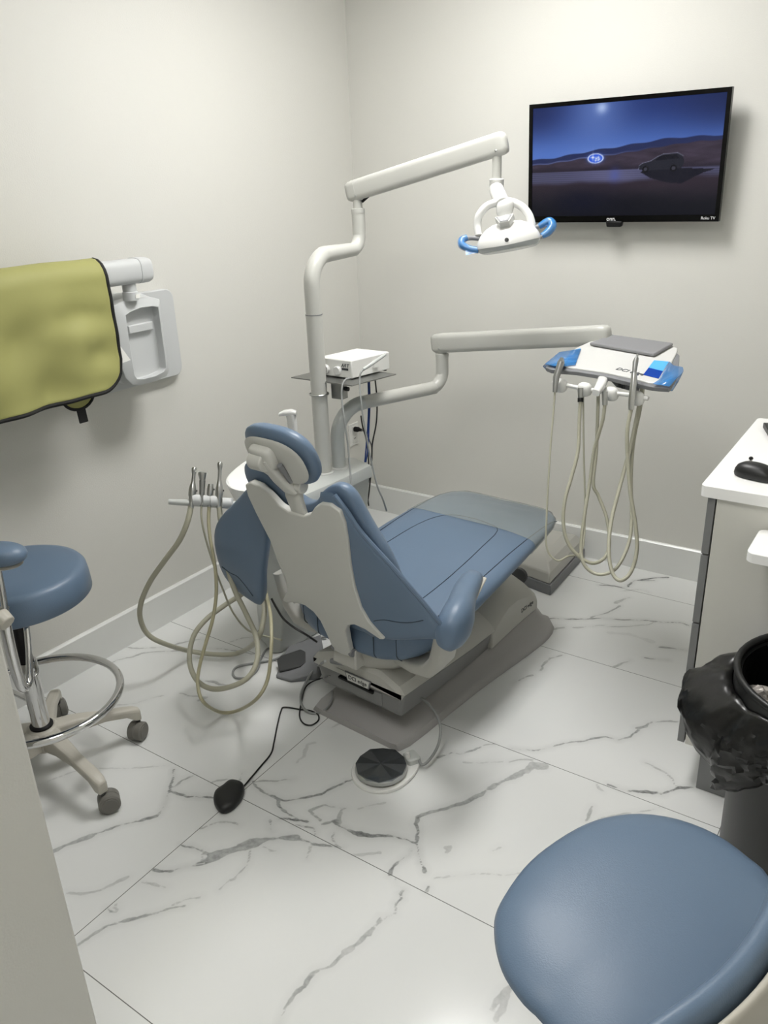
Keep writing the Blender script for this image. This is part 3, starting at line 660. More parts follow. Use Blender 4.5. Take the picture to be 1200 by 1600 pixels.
# lift arm body: pale upper shell, grey lower tray
def armsec(u_, zt, zb, hw):
    return [LC(a, u_, b) for a, b in ((-hw + .02, zb), (-hw, zb + .045), (-hw, zt - .025), (-hw + .02, zt), (-.10, zt + .03), (.10, zt + .03), (hw - .02, zt), (hw, zt - .025), (hw, zb + .045), (hw - .02, zb))]
lp = [armsec(-.01, .205, .155, .185), armsec(.0, .222, .15, .192), armsec(.2, .205, .132, .187), armsec(.4, .185, .112, .18), armsec(.56, .175, .10, .172)]
lpu = [[l[k] for k in range(1, 9)] for l in lp]
obj('lift_arm_shell', MB().loft(lpu), 'base_white', CH, sharp=25, bev=.004)
tray = []
for u_, zt, zb, hw in ((.0, .186, .115, .178), (.012, .19, .10, .186), (.2, .17, .085, .182), (.4, .15, .07, .176), (.56, .14, .065, .168)):
    tray.append([LC(a, u_, b) for a, b in ((-hw + .02, zb), (-hw, zt), (hw, zt), (hw - .02, zb))])
obj('lift_arm_tray', MB().loft(tray), 'tray_grey', CH, bev=.004, sharp=25)
obj('end_notch', MB().hexa([LC(-.075, -.004, .12), LC(.10, -.004, .12), LC(.10, .03, .12), LC(-.075, .03, .12)], [LC(-.075, -.004, .165), LC(.10, -.004, .165), LC(.10, .03, .165), LC(-.075, .03, .165)]), 'tray_grey', CH, bev=.003)
obj('end_gap', MB().hexa([LC(-.075, -.0125, .163), LC(.07, -.0125, .158), LC(.07, .02, .158), LC(-.075, .02, .163)], [LC(-.075, -.0125, .170), LC(.07, -.0125, .165), LC(.07, .02, .165), LC(-.075, .02, .170)]), 'black', CH)
# label plate at the rear
lf, lR = frame(LC(.012, -.0135, .192), CW, z=V3((0, 0, 1)) )
LB = obj('rear_label', MB().prism([(-.055, .012), (.055, .012), (.045, -.02), (-.045, -.02)], lambda a, b, c: lf(a, c, b), -.001, .003), 'mid_grey', CH)
obj('label_face', MB().prism([(-.049, .009), (.049, .009), (.041, -.017), (-.041, -.017)], lambda a, b, c: lf(a, c, b), -.0022, -.0008), 'label_white', LB)
text('label_lettering', 'DCI edge', .02, lf(0, -.0025, -.004), CW, V3((0, 0, 1)), 'ink', LB)
# pan under the seat + lever
obj('seat_pan', MB().loft([[LC(a * k, .12 + b * k * .95, z_) for a, b in sup(.165, .155, 32, 2.4)] for z_, k in ((.222, .62), (.238, .82), (.262, .95), (.30, 1.0), (.325, .97))]), 'base_white', CH)
obj('release_lever', MB().tube([LC(.03, -.01, .268), LC(-.02, -.03, .257), LC(-.075, -.04, .243)], [.010, .015, .008], 10), 'mid_grey', CH)
obj('seat_neck', MB().loft([[LC(a * k, u_ + b * k, z_) for a, b in sup(.12, .13, 24, 3)] for z_, k, u_ in ((.2, 1.0, .16), (.30, 1.1, .15), (.37, 1.2, .15))]), 'base_grey', CH)
# side brackets carrying the arm pads
for sgn in (1, -1):
    pts_ = [LC(sgn * .14, .05, .30), LC(sgn * .21, .045, .300), LC(sgn * .27, .045, .312), LC(sgn * .30, .045, .35), LC(sgn * .315, .04, .40), LC(sgn * .33, .03, .47)]
    lp = []
    for i, p in enumerate(pts_):
        hw = (.02, .026, .03, .032, .032, .028)[i]; dz = (.022, .022, .026, .024, .022, .02)[i]
        t_ = (pts_[min(i + 1, 5)] - pts_[max(i - 1, 0)]).normalized(); n_ = CU.cross(t_).normalized()
        lp.append([p + CU * a * 1.6 + n_ * b for a, b in sup(hw, dz, 20, 4)])
    obj('arm_bracket', MB().loft(lp), 'base_white', CH)
# seat and leg cushion: lofted sections along the chair
S_ = [(-.048, .08, .345, .42, 0), (-.045, .15, .325, .44, 0), (-.03, .198, .312, .455, 0), (-.005, .235, .306, .462, 0), (.03, .262, .306, .468, 0), (.08, .28, .315, .470, 0), (.16, .288, .335, .474, 0), (.28, .292, .365, .482, 0), (.40, .292, .392, .494, 0), (.52, .287, .408, .508, 0), (.64, .278, .42, .518, 0), (.74, .268, .432, .522, 0), (.82, .255, .442, .522, 0), (.87, .238, .45, .518, 0), (.905, .205, .458, .512, 0), (.922, .15, .468, .504, 0), (.928, .08, .476, .498, 0)]
def seat_prof(hw, zb, zt, n=40):
    h = (zt - zb) / 2; zc = (zt + zb) / 2; out = []
    for a, b in sup(1, 1, n, 3.2):
        z_ = zc + b * h
        if b > 0: z_ -= .008 * (1 - abs(a) ** 2)            # slight dish in the middle
        kk = 1 if b > 0 else 1 - .10 * (-b)
        out.append((a * hw * kk, z_))
    return out
def dense(S__, k=4):
    out = []
    for i in range(len(S__) - 1):
        for j in range(k):
            t_ = j / k; out.append(tuple(S__[i][q] * (1 - t_) + S__[i + 1][q] * t_ for q in range(5)))
    return out + [S__[-1]]
SD = dense(S_, 3)
obj('seat_cushion', MB().loft([[LC(a, u_, z_) for a, z_ in seat_prof(hw, zb, zt)] for u_, hw, zb, zt, _ in SD]), 'vinyl', CH, sharp=80)
def seat_top(w_, u_):
    hw = float(np.interp(u_, [q[0] for q in S_], [q[1] for q in S_])); zb = float(np.interp(u_, [q[0] for q in S_], [q[2] for q in S_])); zt = float(np.interp(u_, [q[0] for q in S_], [q[3] for q in S_]))
    x_ = min(.999, abs(w_) / hw); h = (zt - zb) / 2; b = (1 - x_ ** 3.2) ** (1 / 3.2)
    return (zt + zb) / 2 + b * h - .008 * (1 - x_ * x_) * (1 if b > 0 else 0)
sm_ = MB()
for s_ in (1, -1):
    ln = [(s_ * .248, .02 + .04 * k) for k in range(22)]
    sm_.tube([LC(a, b, seat_top(a, b) + .0002) for a, b in ln], .0016, 6, smooth=2)
inner_ = [(-.165, .05), (-.17, .2), (-.165, .35), (-.15, .5), (-.125, .60), (-.08, .655), (0, .67), (.08, .66), (.135, .63), (.15, .5), (.158, .35), (.162, .2), (.16, .05)]
sm_.tube([LC(a, b, seat_top(a, b) + .0002) for a, b in inner_], .0014, 6, smooth=3)
obj('seat_seams', sm_, 'vinyl_seam', CH)
sm_ = MB()
for w_ in (.115, .19, -.115, -.19):
    pts_ = []
    for k in range(8):
        z_ = .325 + .10 * k / 7
        # rear face: find u where half-width at that height is |w|
        best = None
        for u_, hw, zb, zt, _ in SD[:14]:
            if zt - .012 <= z_ or zb + .006 >= z_: continue
            h = (zt - zb) / 2; bb = abs((z_ - (zt + zb) / 2) / h); wd = hw * (1 - min(bb, .999) ** 3.2) ** (1 / 3.2)
            if wd >= abs(w_): best = u_; break
        if best is not None: pts_.append(LC(w_, best - .002, z_))
    if len(pts_) > 2: obj('rear_seam', MB().tube(pts_, .0014, 6, smooth=2), 'vinyl_seam', CH)
# clear plastic cover over the toe end, a couple of millimetres off the cushion
PL = [q for q in SD if q[0] >= .64]
def grow(q, g): return (q[0] + (g if q[0] > .9 else 0), q[1] + g, q[2] - g, q[3] + g)
lp = [[LC(a, q[0], z_) for a, z_ in seat_prof(q[1], q[2], q[3])] for q in (grow(x, .003) for x in PL)]
lp = [[p + V3((0, 0, .0012 * math.sin(i * 2.1 + k * .9))) for k, p in enumerate(l)] for i, l in enumerate(lp)]
TC = MB().loft(lp, caps=False); TC.f.append(tuple(range((len(lp) - 1) * 40, len(lp) * 40))); TC.mi.append(0)
obj('toe_cover', TC, 'clear_film', CH, sharp=80, label='clear crinkled plastic sleeve over the toe end')
# ---------------- backrest
BTL = math.radians(16)
def cf(a): return .6 * max(0, abs(a) - .17) ** 2
def BK(a, b, c): return LC(a, -.065 - b * math.sin(BTL) + c * math.cos(BTL), .322 + b * math.cos(BTL) + c * math.sin(BTL))
bo_r = [(0, .545), (.035, .553), (.065, .572), (.095, .606), (.13, .632), (.165, .642), (.196, .622), (.214, .57), (.236, .51), (.262, .45), (.28, .38), (.288, .30), (.275, .2), (.24, .13), (.18, .10), (.10, .088), (0, .085)]
bo_l = [(-.10, .088), (-.145, .13), (-.160, .2), (-.160, .3), (-.168, .4), (-.186, .48), (-.206, .55), (-.210, .605), (-.186, .638), (-.148, .642), (-.100, .612), (-.065, .572), (-.035, .553)]
bl = smooth_loop(bo_r + bo_l, 3)
obj('backrest_cushion', MB().pillow(bl, (0, .33), .06, .012, BK, rings=12, p=7, cv=lambda a, b: .034), 'vinyl', CH, sharp=80)
# right wing: thin upholstered panel sweeping down to a point
wr = [(.10, .60), (.135, .628), (.16, .626), (.187, .585), (.222, .515), (.29, .421), (.355, .313), (.397, .232), (.430, .192), (.436, .182), (.425, .177), (.35, .172), (.258, .142), (.199, .124), (.12, .115), (.08, .2), (.08, .4)]
cvw = lambda a, b: cf(a) + .012
obj('wing_panel', MB().pillow(smooth_loop(wr, 3), (.22, .28), .008, .008, BK, rings=8, p=9, cv=cvw), 'vinyl', CH, sharp=80)
obj('wing_edge', MB().tube([BK(a, b, cvw(a, b)) for a, b in wr[2:9]], .0065, 8, smooth=5), 'vinyl', CH)
# left wing: swung out from the back, puffed towards the seat side
wl_ = [(-.185, .56), (-.24, .53), (-.303, .478), (-.406, .391), (-.452, .322), (-.480, .214), (-.484, .135), (-.453, .090), (-.400, .068), (-.345, .06), (-.318, .10), (-.288, .192), (-.24, .312), (-.207, .404)]
cvl = lambda a, b: .022 + .02 * math.sin(6 * (a + b))
obj('wing_panel', MB().pillow(smooth_loop(wl_, 3), (-.36, .25), .05, .014, BK, rings=9, p=5, cv=cvl), 'vinyl', CH, sharp=80)
e_ = [(.178, .195), (.22, .215), (.27, .222), (.31, .232), (.35, .25)]
obj('wing_seam', MB().tube([BK(a, b, cvw(a, b) - .0082) for a, b in e_], .0013, 6, smooth=4), 'vinyl_seam', CH)
e_ = [(-.455, .20), (-.42, .185), (-.39, .18), (-.365, .15), (-.345, .11)]
obj('wing_seam', MB().tube([BK(a, b, cvl(a, b) - .0138) for a, b in e_], .0015, 6, smooth=4), 'vinyl_seam', CH)
# top roll of the cushion seen over the shell
so_ = [(0, .532), (.03, .532), (.058, .545), (.085, .575), (.115, .597), (.15, .602), (.178, .588), (.184, .55), (.176, .49), (.158, .40), (.148, .32), (.148, .24), (.165, .19), (.205, .138), (.19, .132), (.14, .152), (.10, .155), (.07, .14), (.052, .11), (.044, .06), (.036, -.01), (0, -.014)]
so_full = so_ + [(-a, b) for a, b in reversed(so_[1:-1])]
SH = obj('back_shell', MB().prism(so_full, lambda a, b, c: BK(a, b, c + cf(a)), -.004, .018), 'shell', CH, bev=.004, seg=3, sharp=30)
obj('shell_side', MB().loft([[BK(-.15 - .01 * k, b, c) for b, c in ((.14, -.002), (.45, -.002), (.45, .03), (.14, .045))] for k in (0, 1)]), 'shell', CH, bev=.004)
for s_ in (-1, 1):
    hg = MB().lathe([(.013, -.006), (.015, 0), (.013, .006)], BK(s_ * .036, .0, .008), 20, R=Matrix((CU, V3((0, 0, 1)), CW)).transposed())
    obj('hinge_cap', hg, 'mid_grey', CH)
obj('hinge_mount', MB().hexa([LC(-.05, -.06, .262), LC(.05, -.06, .262), LC(.05, .03, .262), LC(-.05, .03, .262)], [LC(-.045, -.055, .33), LC(.045, -.055, .33), LC(.045, .03, .33), LC(-.045, .03, .33)]), 'base_white', CH, bev=.006)
# ---------------- arm pads growing forward from the wings
st_ = [(-.10, .402, .02, .525, .03), (-.085, .405, .036, .53, .05), (-.05, .403, .044, .535, .062), (-.01, .395, .046, .54, .064), (.025, .382, .045, .545, .058), (.055, .366, .042, .553, .046), (.09, .353, .038, .566, .034), (.13, .344, .034, .578, .027), (.162, .340, .027, .584, .019), (.174, .338, .014, .585, .009)]
obj('arm_pad', MB().loft([[LC(w_ + a, u_, z_ + b) for a, b in sup(hw, hh_, 28, 2.4)] for u_, w_, hw, z_, hh_ in st_]), 'vinyl', CH, sharp=80)
obj('arm_core', MB().hexa([LC(.372, .06, .505), LC(.380, .06, .505), LC(.366, .17, .563), LC(.358, .17, .563)], [LC(.368, .06, .55), LC(.396, .06, .55), LC(.372, .178, .582), LC(.35, .178, .582)]), 'stool_plastic', CH, bev=.003)
# ---------------- headrest
HT = math.radians(24); HC = (-.012, -.258, .998)
hv = (CU * -math.sin(HT) + V3((0, 0, math.cos(HT)))); hn = (CU * math.cos(HT) + V3((0, 0, math.sin(HT))))
HO = LC(*HC)
def HD(a, b, c): return HO + CW * a + hv * b + hn * c
hc = lambda a, b: .35 * a * a
obj('headrest_pad', MB().pillow(sup(.124, .094, 44, 2.5), (0, 0), .042, .018, HD, rings=10, p=3.2, cv=lambda a, b: hc(a, b) + .022), 'vinyl', CH, sharp=80)
obj('headrest_plate', MB().pillow(sup(.108, .076, 40, 2.5), (0, -.002), .006, .006, HD, rings=6, p=8, cv=lambda a, b: hc(a, b) - .002), 'shell', CH, sharp=60)
obj('headrest_knuckle', MB().tube([HD(-.055, .012, -.026), HD(-.005, .012, -.026)], .026, 24, smooth=0), 'shell', CH, bev=.003, sharp=35)
obj('knuckle_housing', MB().pillow(rrect(.085, .07, .018, 4), (0, 0), .02, .02, lambda a, b, c: HD(-.022 + a, .018 + b, -.012 + c), rings=6, p=6), 'shell', CH)
def PW(u, v, w_):
    r = P(u, v, d=1.0) - V3(CAMC); q = LC(w_, 0, 0); return V3(CAMC) + r * ((q - V3(CAMC)).dot(CW) / r.dot(CW))
lk = [PW(410, 716, -.03), PW(424, 733, -.02), PW(440, 750, -.01), PW(456, 764, 0)]
lp = []
for i, (p, hw, th) in enumerate(zip(lk, (.022, .020, .024, .026), (.014, .013, .015, .016))):
    t_ = (lk[min(i + 1, 3)] - lk[max(i - 1, 0)]).normalized(); n_ = CW.cross(t_).normalized(); lp.append([p + CW * a + n_ * b for a, b in sup(hw, th, 20, 4)])
obj('headrest_link', MB().loft(lp), 'shell', CH, sharp=40)
pv = PW(458, 757, 0)
obj('link_pivot', MB().tube([pv - CW * .026, pv + CW * .040], .019, 24, smooth=0), 'shell', CH, bev=.004, sharp=35)
obj('headrest_post', MB().loft([[p + CW * a + CU * b for a, b in rrect(2 * hw, .016, .004, 2)] for p, hw in ((BK(.002, .50, .012), .025), (BK(.002, .58, .010), .029), (pv + V3((0, 0, -.012)), .031), (pv, .026))]), 'shell', CH, sharp=35)
obj('gas_strut', MB().tube([PW(437, 727, .018), PW(455, 752, .018)], .008, 14, smooth=0), 'mid_grey', CH)

# ================================================================== SUPPORT CONSOLE (left of the chair)
SC = thing('dental_console', 'light grey dental support console with white cuspidor bowl, behind the chair', 'console', (.53, -1.12, 0))
zt = .65
top = [(.715, -.945), (.712, -1.08), (.706, -1.2), (.694, -1.32), (.675, -1.40), (.55, -1.42), (.43, -1.36), (.40, -1.2), (.42, -.99), (.60, -.90)]
obj('console_body', MB().loft([[V3((x_ + (k if x_ > .6 else 0), y_ + (0), z_)) for x_, y_ in top] for z_, k in ((.002, -.10), (.12, -.075), (.40, -.035), (.60, -.012))]), 'unit_grey', SC, bev=.006, sharp=30)
obj('console_top', MB().loft([[V3((.56 + (x_ - .56) * k, -1.16 + (y_ + 1.16) * k, z_)) for x_, y_ in top] for z_, k in ((.6, .985), (.605, 1.005), (.645, 1.0), (zt, .985))]), 'unit_grey', SC, sharp=30)
for (x_, y_), nm in (((.605, -1.10), 'collar'), ((.620, -1.027), 'collar')): obj(nm, MB().lathe([(.036, zt - .001), (.036, zt + .004), (.031, zt + .006)], (x_, y_, 0), 32), 'white_gloss', SC)
# cuspidor bowl with pouring lip
bc = P(400, 742, d=2.82)
nB = 48; lp = []
def lip(r, z_, k=0):
    l = []
    for i in range(nB):
        a = 2 * PI * i / nB; ra = r * (1 + .18 * max(0, math.cos(a - math.radians(118))) ** 8); zz = z_ + k * (.028 * max(0, math.cos(a - math.radians(118))) ** 2 + .012 * math.cos(a - math.radians(118)))
        l.append(V3((bc[0] + ra * math.cos(a), bc[1] + ra * math.sin(a), zz)))
    return l
z0 = bc[2] - .01
obj('cuspidor_bowl', MB().loft([lip(.04, z0 - .10), lip(.06, z0 - .098), lip(.085, z0 - .07), lip(.102, z0 - .02, 1), lip(.106, z0, 1), lip(.101, z0 + .002, 1), lip(.092, z0 - .02, .8), lip(.06, z0 - .055), lip(.015, z0 - .068)]), 'bowl', SC, sharp=70)
obj('bowl_foot', MB().lathe([(.085, zt - .06), (.085, zt + .0), (.06, z0 - .088)], (bc[0] + .02, bc[1] + .02, 0), 36), 'unit_grey', SC)
tp = P(459, 690, d=2.84); tt = P(453, 640, d=2.84)
lp = []
for p, hw, th in ((V3((tp[0], tp[1], zt - .01)), .016, .012), (V3((tp[0], tp[1], tt[2] - .03)), .016, .012), (V3((tp[0] - .002, tp[1] - .002, tt[2] - .004)), .017, .013)):
    lp.append([p + V3((a, b, 0)) for a, b in sup(hw, th, 20, 4)])
obj('cup_filler_post', MB().loft(lp), 'white_gloss', SC, sharp=40)
lp = [[V3((tp[0] + s_ * .83, tp[1] + s_ * .5, tt[2] + dz)) + V3((-.5 * a, .83 * a, b)) for a, b in sup(hw, th, 16, 3)] for s_, dz, hw, th in ((.018, -.002, .014, .008), (0, .002, .016, .011), (-.025, .0, .015, .010), (-.045, -.005, .012, .006))]
obj('cup_filler_spout', MB().loft(lp), 'white_gloss', SC, sharp=60)
obj('cup_rest', MB().pillow(sup(.035, .028, 24, 3), (0, 0), .014, .014, lambda a, b, c: V3(P(470, 697, d=2.84)) + V3((a, b, c)), rings=5, p=4), 'white_gloss', SC)
# assistant's bar with four holders
hb = [P(264, 785, d=2.60), P(300, 781, d=2.6), P(345, 783, d=2.60), P(372, 790, d=2.62), P(420, 800, d=2.72)]
hd = (hb[3] - hb[0]).normalized()
obj('assistant_bar', MB().tube([hb[0] + V3((0, 0, .002)), hb[3], hb[4], V3((.50, -1.35, .62))], [.009, .014, .016, .016], 14, smooth=4), 'unit_grey', SC)
HP = []
for px_, r_ in ((303, .020), (322, .017), (331, .016), (345, .019)):
    c0 = P(px_ + (-3 if px_ == 303 else 0), 781, d=2.6); HP.append(c0)
for c0, L_ in ((P(308, 781, d=2.6), .03), (P(324, 782, d=2.6), .026), (P(335, 783, d=2.6), .026), (P(356, 786, d=2.6), .034)):
    f_, R_ = frame(c0, hd, z=V3((0, 0, 1))); Rz = Matrix((V3((0, 0, 1)), hd.cross(V3((0, 0, 1))), hd)).transposed()
    obj('holder', MB().lathe([(.012, -L_ / 2), (.0175, -L_ / 2 + .003), (.0175, L_ / 2 - .003), (.012, L_ / 2)], c0, 24, R=Rz), 'xray_plastic', SC)

# suction and syringe instruments in the holders, each with its hose
def px_path(l): return [P(q[0], q[1], **q[2]) if isinstance(q[2], dict) else P(q[0], q[1], d=q[2]) for q in l]
def instrument(name, lab, cat, hose_px, r, hmat, bodyf, group=None):
    pts_ = px_path(hose_px); pts_ = [V3((max(p[0], .03 + r), p[1], max(p[2], r + .001))) for p in pts_]
    t = thing(name, lab, cat, pts_[0], 0, group); bodyf(t, pts_[0]); obj('hose', MB().tube(pts_, r, 12, smooth=7), hmat, t, sharp=80); return t
def suction(top_px, scale=1.0, m_='steel'):
    def f(t, base):
        tp_ = P(top_px[0], top_px[1], d=2.6); ax = (tp_ - base); L_ = ax.length; f_, R_ = frame(base, ax.normalized().orthogonal(), z=ax)
        k = scale
        prof = [(.009 * k, -.012), (.0105 * k, .0), (.0105 * k, .022), (.0125 * k, .03), (.0125 * k, .048), (.010 * k, .062), (.0065 * k, L_ * .6), (.0062 * k, L_ * .8), (.0085 * k, L_ * .9), (.0088 * k, L_ * .96), (.006 * k, L_)]
        obj('valve_handpiece', MB().lathe(prof, base, 24, R=R_), m_, t, sharp=50); obj('valve_lever', MB().box(f_(.012 * k, 0, .045), (.006, .006, .006)), 'dark_grey', t, bev=.0015)
    return f
g_ = None
instrument('suction_handpiece', 'steel suction handpiece with thick hose, leftmost in the assistant holders', 'suction tool',
           [(299, 788, 2.6), (293, 815, 2.6), (280, 845, 2.62), (258, 875, 2.66), (235, 908, 2.72), (221, 940, 2.76), (219, 965, 2.8), (230, 990, 2.84), (255, 1005, 2.88), (300, 1018, {'z': .04}), (350, 1023, {'z': .028}), (378, 1018, {'z': .04}), (402, 1000, 2.72), (412, 965, 2.70), (412, 935, 2.74), (405, 900, 2.8), (392, 850, 2.86)], .0092, 'hose', suction((304, 730), 1.0), 'suction handpieces on the assistant bar')
def syringe(t, base):
    tp_ = P(317, 737, d=2.6); ax = tp_ - base; L_ = ax.length; f_, R_ = frame(base, ax.normalized().orthogonal(), z=ax)
    obj('grip', MB().lathe([(.007, -.01), (.0085, 0), (.0085, .03), (.0095, L_ * .5), (.0105, L_ * .72)], base, 20, R=R_), 'brushed', t)
    obj('syringe_head', MB().lathe([(.0095, L_ * .72), (.0145, L_ * .9), (.015, L_ * .97), (.010, L_)], base, 10, R=R_), 'steel', t, flat=True)
instrument('air_water_syringe', 'faceted steel air-water syringe standing second from left in the assistant holders', 'dental syringe',
           [(315, 786, 2.6), (315, 810, 2.6), (321, 840, 2.62), (333, 880, 2.66), (347, 918, 2.72), (363, 955, 2.78), (382, 980, 2.84), (400, 990, 2.86), (440, 1000, 2.8)], .0034, 'hose', syringe)
instrument('saliva_ejector', 'short steel saliva ejector valve with thin tan hose, between two taller handpieces', 'suction tool',
           [(327, 786, 2.6), (326, 815, 2.6), (329, 845, 2.6), (336, 885, 2.6), (338, 925, 2.6), (333, 965, 2.6), (323, 1000, 2.6), (312, 1040, 2.6), (309, 1070, 2.58), (318, 1097, 2.56), (345, 1113, {'z': .03}), (372, 1110, {'z': .035}), (400, 1093, 2.5), (417, 1065, 2.5), (423, 1025, 2.5), (424, 980, 2.56), (420, 945, 2.68), (408, 900, 2.8), (396, 850, 2.86)], .0058, 'hose_tan', suction((329, 762), .85))
instrument('suction_handpiece', 'steel suction handpiece with thick hose nearest the chair, rightmost assistant holder', 'suction tool',
           [(342, 788, 2.6), (345, 815, 2.6), (352, 860, 2.62), (358, 895, 2.64), (368, 925, 2.66), (385, 960, 2.68), (400, 995, 2.66), (402, 1030, 2.62), (388, 1058, 2.6), (360, 1073, 2.6), (330, 1076, 2.62), (307, 1062, 2.66), (296, 1032, 2.7), (302, 995, 2.74), (322, 968, 2.78), (352, 945, 2.8), (385, 922, 2.82), (400, 890, 2.86), (392, 850, 2.9)], .0088, 'hose', suction((344, 722), 1.0), 'suction handpieces on the assistant bar')

# ================================================================== LIGHT ON ITS POST
OL = thing('operatory_light', 'white dental light on a tall bent post with spring arm, over the chair', 'dental light', (.605, -1.10, .656))
px0, py0 = .605, -1.10; bx, by = .575, -.765; zb = 1.435
obj('post', MB().tube([(px0, py0, .656), (px0, py0, 1.24)], .0295, 28, smooth=0), 'arm_paint', OL)
obj('post_joint', MB().lathe([(.0302, 1.2385), (.0302, 1.2415)], (px0, py0, 0), 28), 'mid_grey', OL)
dirx = V3((bx - px0, by - py0, 0)).normalized()
arc = [V3((px0, py0, 1.24)), V3((px0, py0, 1.30))] + [V3((px0, py0, 1.335)) + dirx * (.10 * (1 - math.cos(a))) + V3((0, 0, .10 * math.sin(a))) for a in np.linspace(0, PI / 2, 9)] + [V3((bx, by, zb)) - dirx * .06]
arc2 = [V3((bx, by, zb)) + dirx * (-.055 + .055 * math.sin(a)) + V3((0, 0, .055 * (1 - math.cos(a)))) for a in np.linspace(0, PI / 2, 8)] + [V3((bx, by, zb + .13))]
obj('bent_tube', MB().tube(arc + arc2[1:], [.0285] * (len(arc) - 1) + [.0245] * (len(arc2)), 24, smooth=2), 'arm_paint', OL, sharp=80)
obj('swivel_pin', MB().lathe([(.0255, zb + .125), (.0255, zb + .14), (.017, zb + .142), (.017, zb + .20)], (bx, by, 0), 24), 'arm_paint', OL, sharp=35)
A0 = P(556, 323, d=3.16); A1 = P(796, 211, d=2.62); A0 = V3((bx, by, 0)) + (A0 - V3((bx, by, 0))); ax = (A1 - A0).normalized()
# spring arm centre line passes above pin (bx,by)
S0 = V3((bx, by, zb + .205)) ; S1 = P(777, 226, d=2.63); ax = (S1 - S0).normalized(); up = V3((0, 0, 1)); sd = ax.cross(up).normalized(); upn = sd.cross(ax)
def springarm(parent, S0, S1, h0, h1, wd, m_, ext0=.045, ext1=.035):
    ax = (S1 - S0).normalized(); sd = ax.cross(V3((0, 0, 1))).normalized(); un = sd.cross(ax)
    def sec(p, h, w_, sh=0): return [p + sd * a + un * b for a, b in [(q0 * w_, q1 * h) for q0, q1 in rrect(2, 2, .55, 5)]]
    L_ = (S1 - S0).length
    obj('spring_arm', MB().loft([sec(S0 + ax * (L_ * t_), h0 + (h1 - h0) * t_, wd) for t_ in (0, .5, 1)]), m_, parent, sharp=50)
    obj('arm_end_cap', MB().loft([sec(S0 - ax * e_, h0 * k, wd * k) for e_, k in ((0, 1.02), (ext0 * .6, .97), (ext0 * .9, .8), (ext0, .5))]), m_, parent, sharp=50)
    obj('arm_end_cap', MB().loft([sec(S1 + ax * e_ + un * q_, h1 * k, wd * k) for e_, k, q_ in ((0, 1.02, 0), (ext1 * .6, .97, 0), (ext1 * .9, .8, -.002), (ext1, .5, -.004))]), m_, parent, sharp=50)
    for p in (S0, S1): obj('rivet', MB().lathe([(.0035, -.001), (.0045, .001), (.002, .003)], p + sd * wd * 1.0 - un * h0 * .55, 12, R=Matrix((ax, un, sd)).transposed()), 'steel', parent)
springarm(OL, S0, S1, .036, .036, .022, 'arm_paint')
obj('arm_spring', MB().tube([S0 + ax * .02 - V3((0, 0, .045)), S0 + ax * .055 - V3((0, 0, .03))], .005, 8, smooth=0), 'black', OL)
# drop tube
d0 = V3((S1[0], S1[1], S1[2] - .02)); DL = 2.60
k1 = P(775, 283, d=2.62); k2 = P(783, 318, d=2.57)
obj('drop_tube', MB().tube([d0, V3((d0[0], d0[1], k1[2] + .004))], .0155, 22, smooth=0), 'arm_paint', OL)
kk = V3((d0[0], d0[1], k1[2]))
obj('drop_sleeve', MB().tube([kk + V3((0, 0, .008)), kk + V3((0, 0, .004)), kk, kk - V3((0, 0, .025)), P(778, 302, d=2.6), P(785, 318, d=2.57)], [.022, .025, .0235, .0245, .0245, .024], 24, smooth=4), 'white_gloss', OL, sharp=60)
LH = P(793, 360, d=2.56); lx = (P(860, 352, d=2.52) - P(727, 378, d=2.60)).normalized(); tow = -V3(CAMR[2]); lz = V3((0, 0, 1))
lf, lR = frame(LH, lx, z=lz + tow * -.15)     # y axis points away from the camera
lfc = lambda a, b, c: lf(a, b, c)
obj('yoke_joint', MB().pillow(sup(.028, .026, 28, 2.8), (0, 0), .022, .022, lambda a, b, c: P(789, 325, d=2.555) + lx * a + lz * b + lx.cross(lz) * c, rings=7, p=3), 'white_gloss', OL)
yk = [P(748, 368, d=2.60), P(746, 352, d=2.6), P(749, 336, d=2.59), P(761, 322, d=2.58), P(778, 316, d=2.57), P(797, 315, d=2.56), P(814, 322, d=2.55), P(826, 335, d=2.54), P(831, 352, d=2.54), P(830, 364, d=2.54)]
yq = [];
yk_s = MB().tube(yk, .0125, 14, smooth=5); obj('yoke', yk_s, 'white_gloss', OL, sharp=80)
# head housing: wide domed shell, lower at the rim (a lateral, b fore-aft)
def dome(n1=44, top=True):
    rim = [(-.101, .0), (-.098, -.034), (-.07, -.062), (-.025, -.082), (.03, -.082), (.07, -.062), (.098, -.034), (.101, 0), (.09, .045), (.05, .075), (0, .085), (-.05, .075), (-.09, .045)]
    return smooth_loop(rim, 4)
rim = dome(); lp = []
for k, z_ in ((1.0, -.045), (1.0, -.036), (.95, -.022), (.84, -.004), (.66, .012), (.45, .022), (.2, .026)):
    lp.append([lf(a * k, b * k, z_ - .006 * math.cos(a * 18) * (k > .9) + .010 * (abs(a) / .1) ** 2 * (k > .9) * 0) for a, b in rim])
obj('lamp_housing', MB().loft(lp), 'white_gloss', OL, sharp=45)
obj('lamp_skirt', MB().loft([[lf(a * k, b * k, z_) for a, b in rim] for z_, k in ((-.0455, .985), (-.056, .93), (-.060, .85))]), 'lens', OL, sharp=50, label='clear lens skirt under the housing')
obj('vent', MB().lathe([(.0065, -.001), (.0065, .002)], lf(.003, -.0835, -.036), 16, R=lR @ Matrix.Rotation(PI / 2, 3, 'X')), 'dark_grey', OL)
bdg = [(-.024, .012), (.026, .012), (.014, -.013), (-.012, -.013)]
bf, bR = frame(lf(0, -.066, .027), lx, z=(lf(0, 0, 1) - lf(0, 0, 0)) * .8 + (lf(0, 1, 0) - lf(0, 0, 0)) * .75)
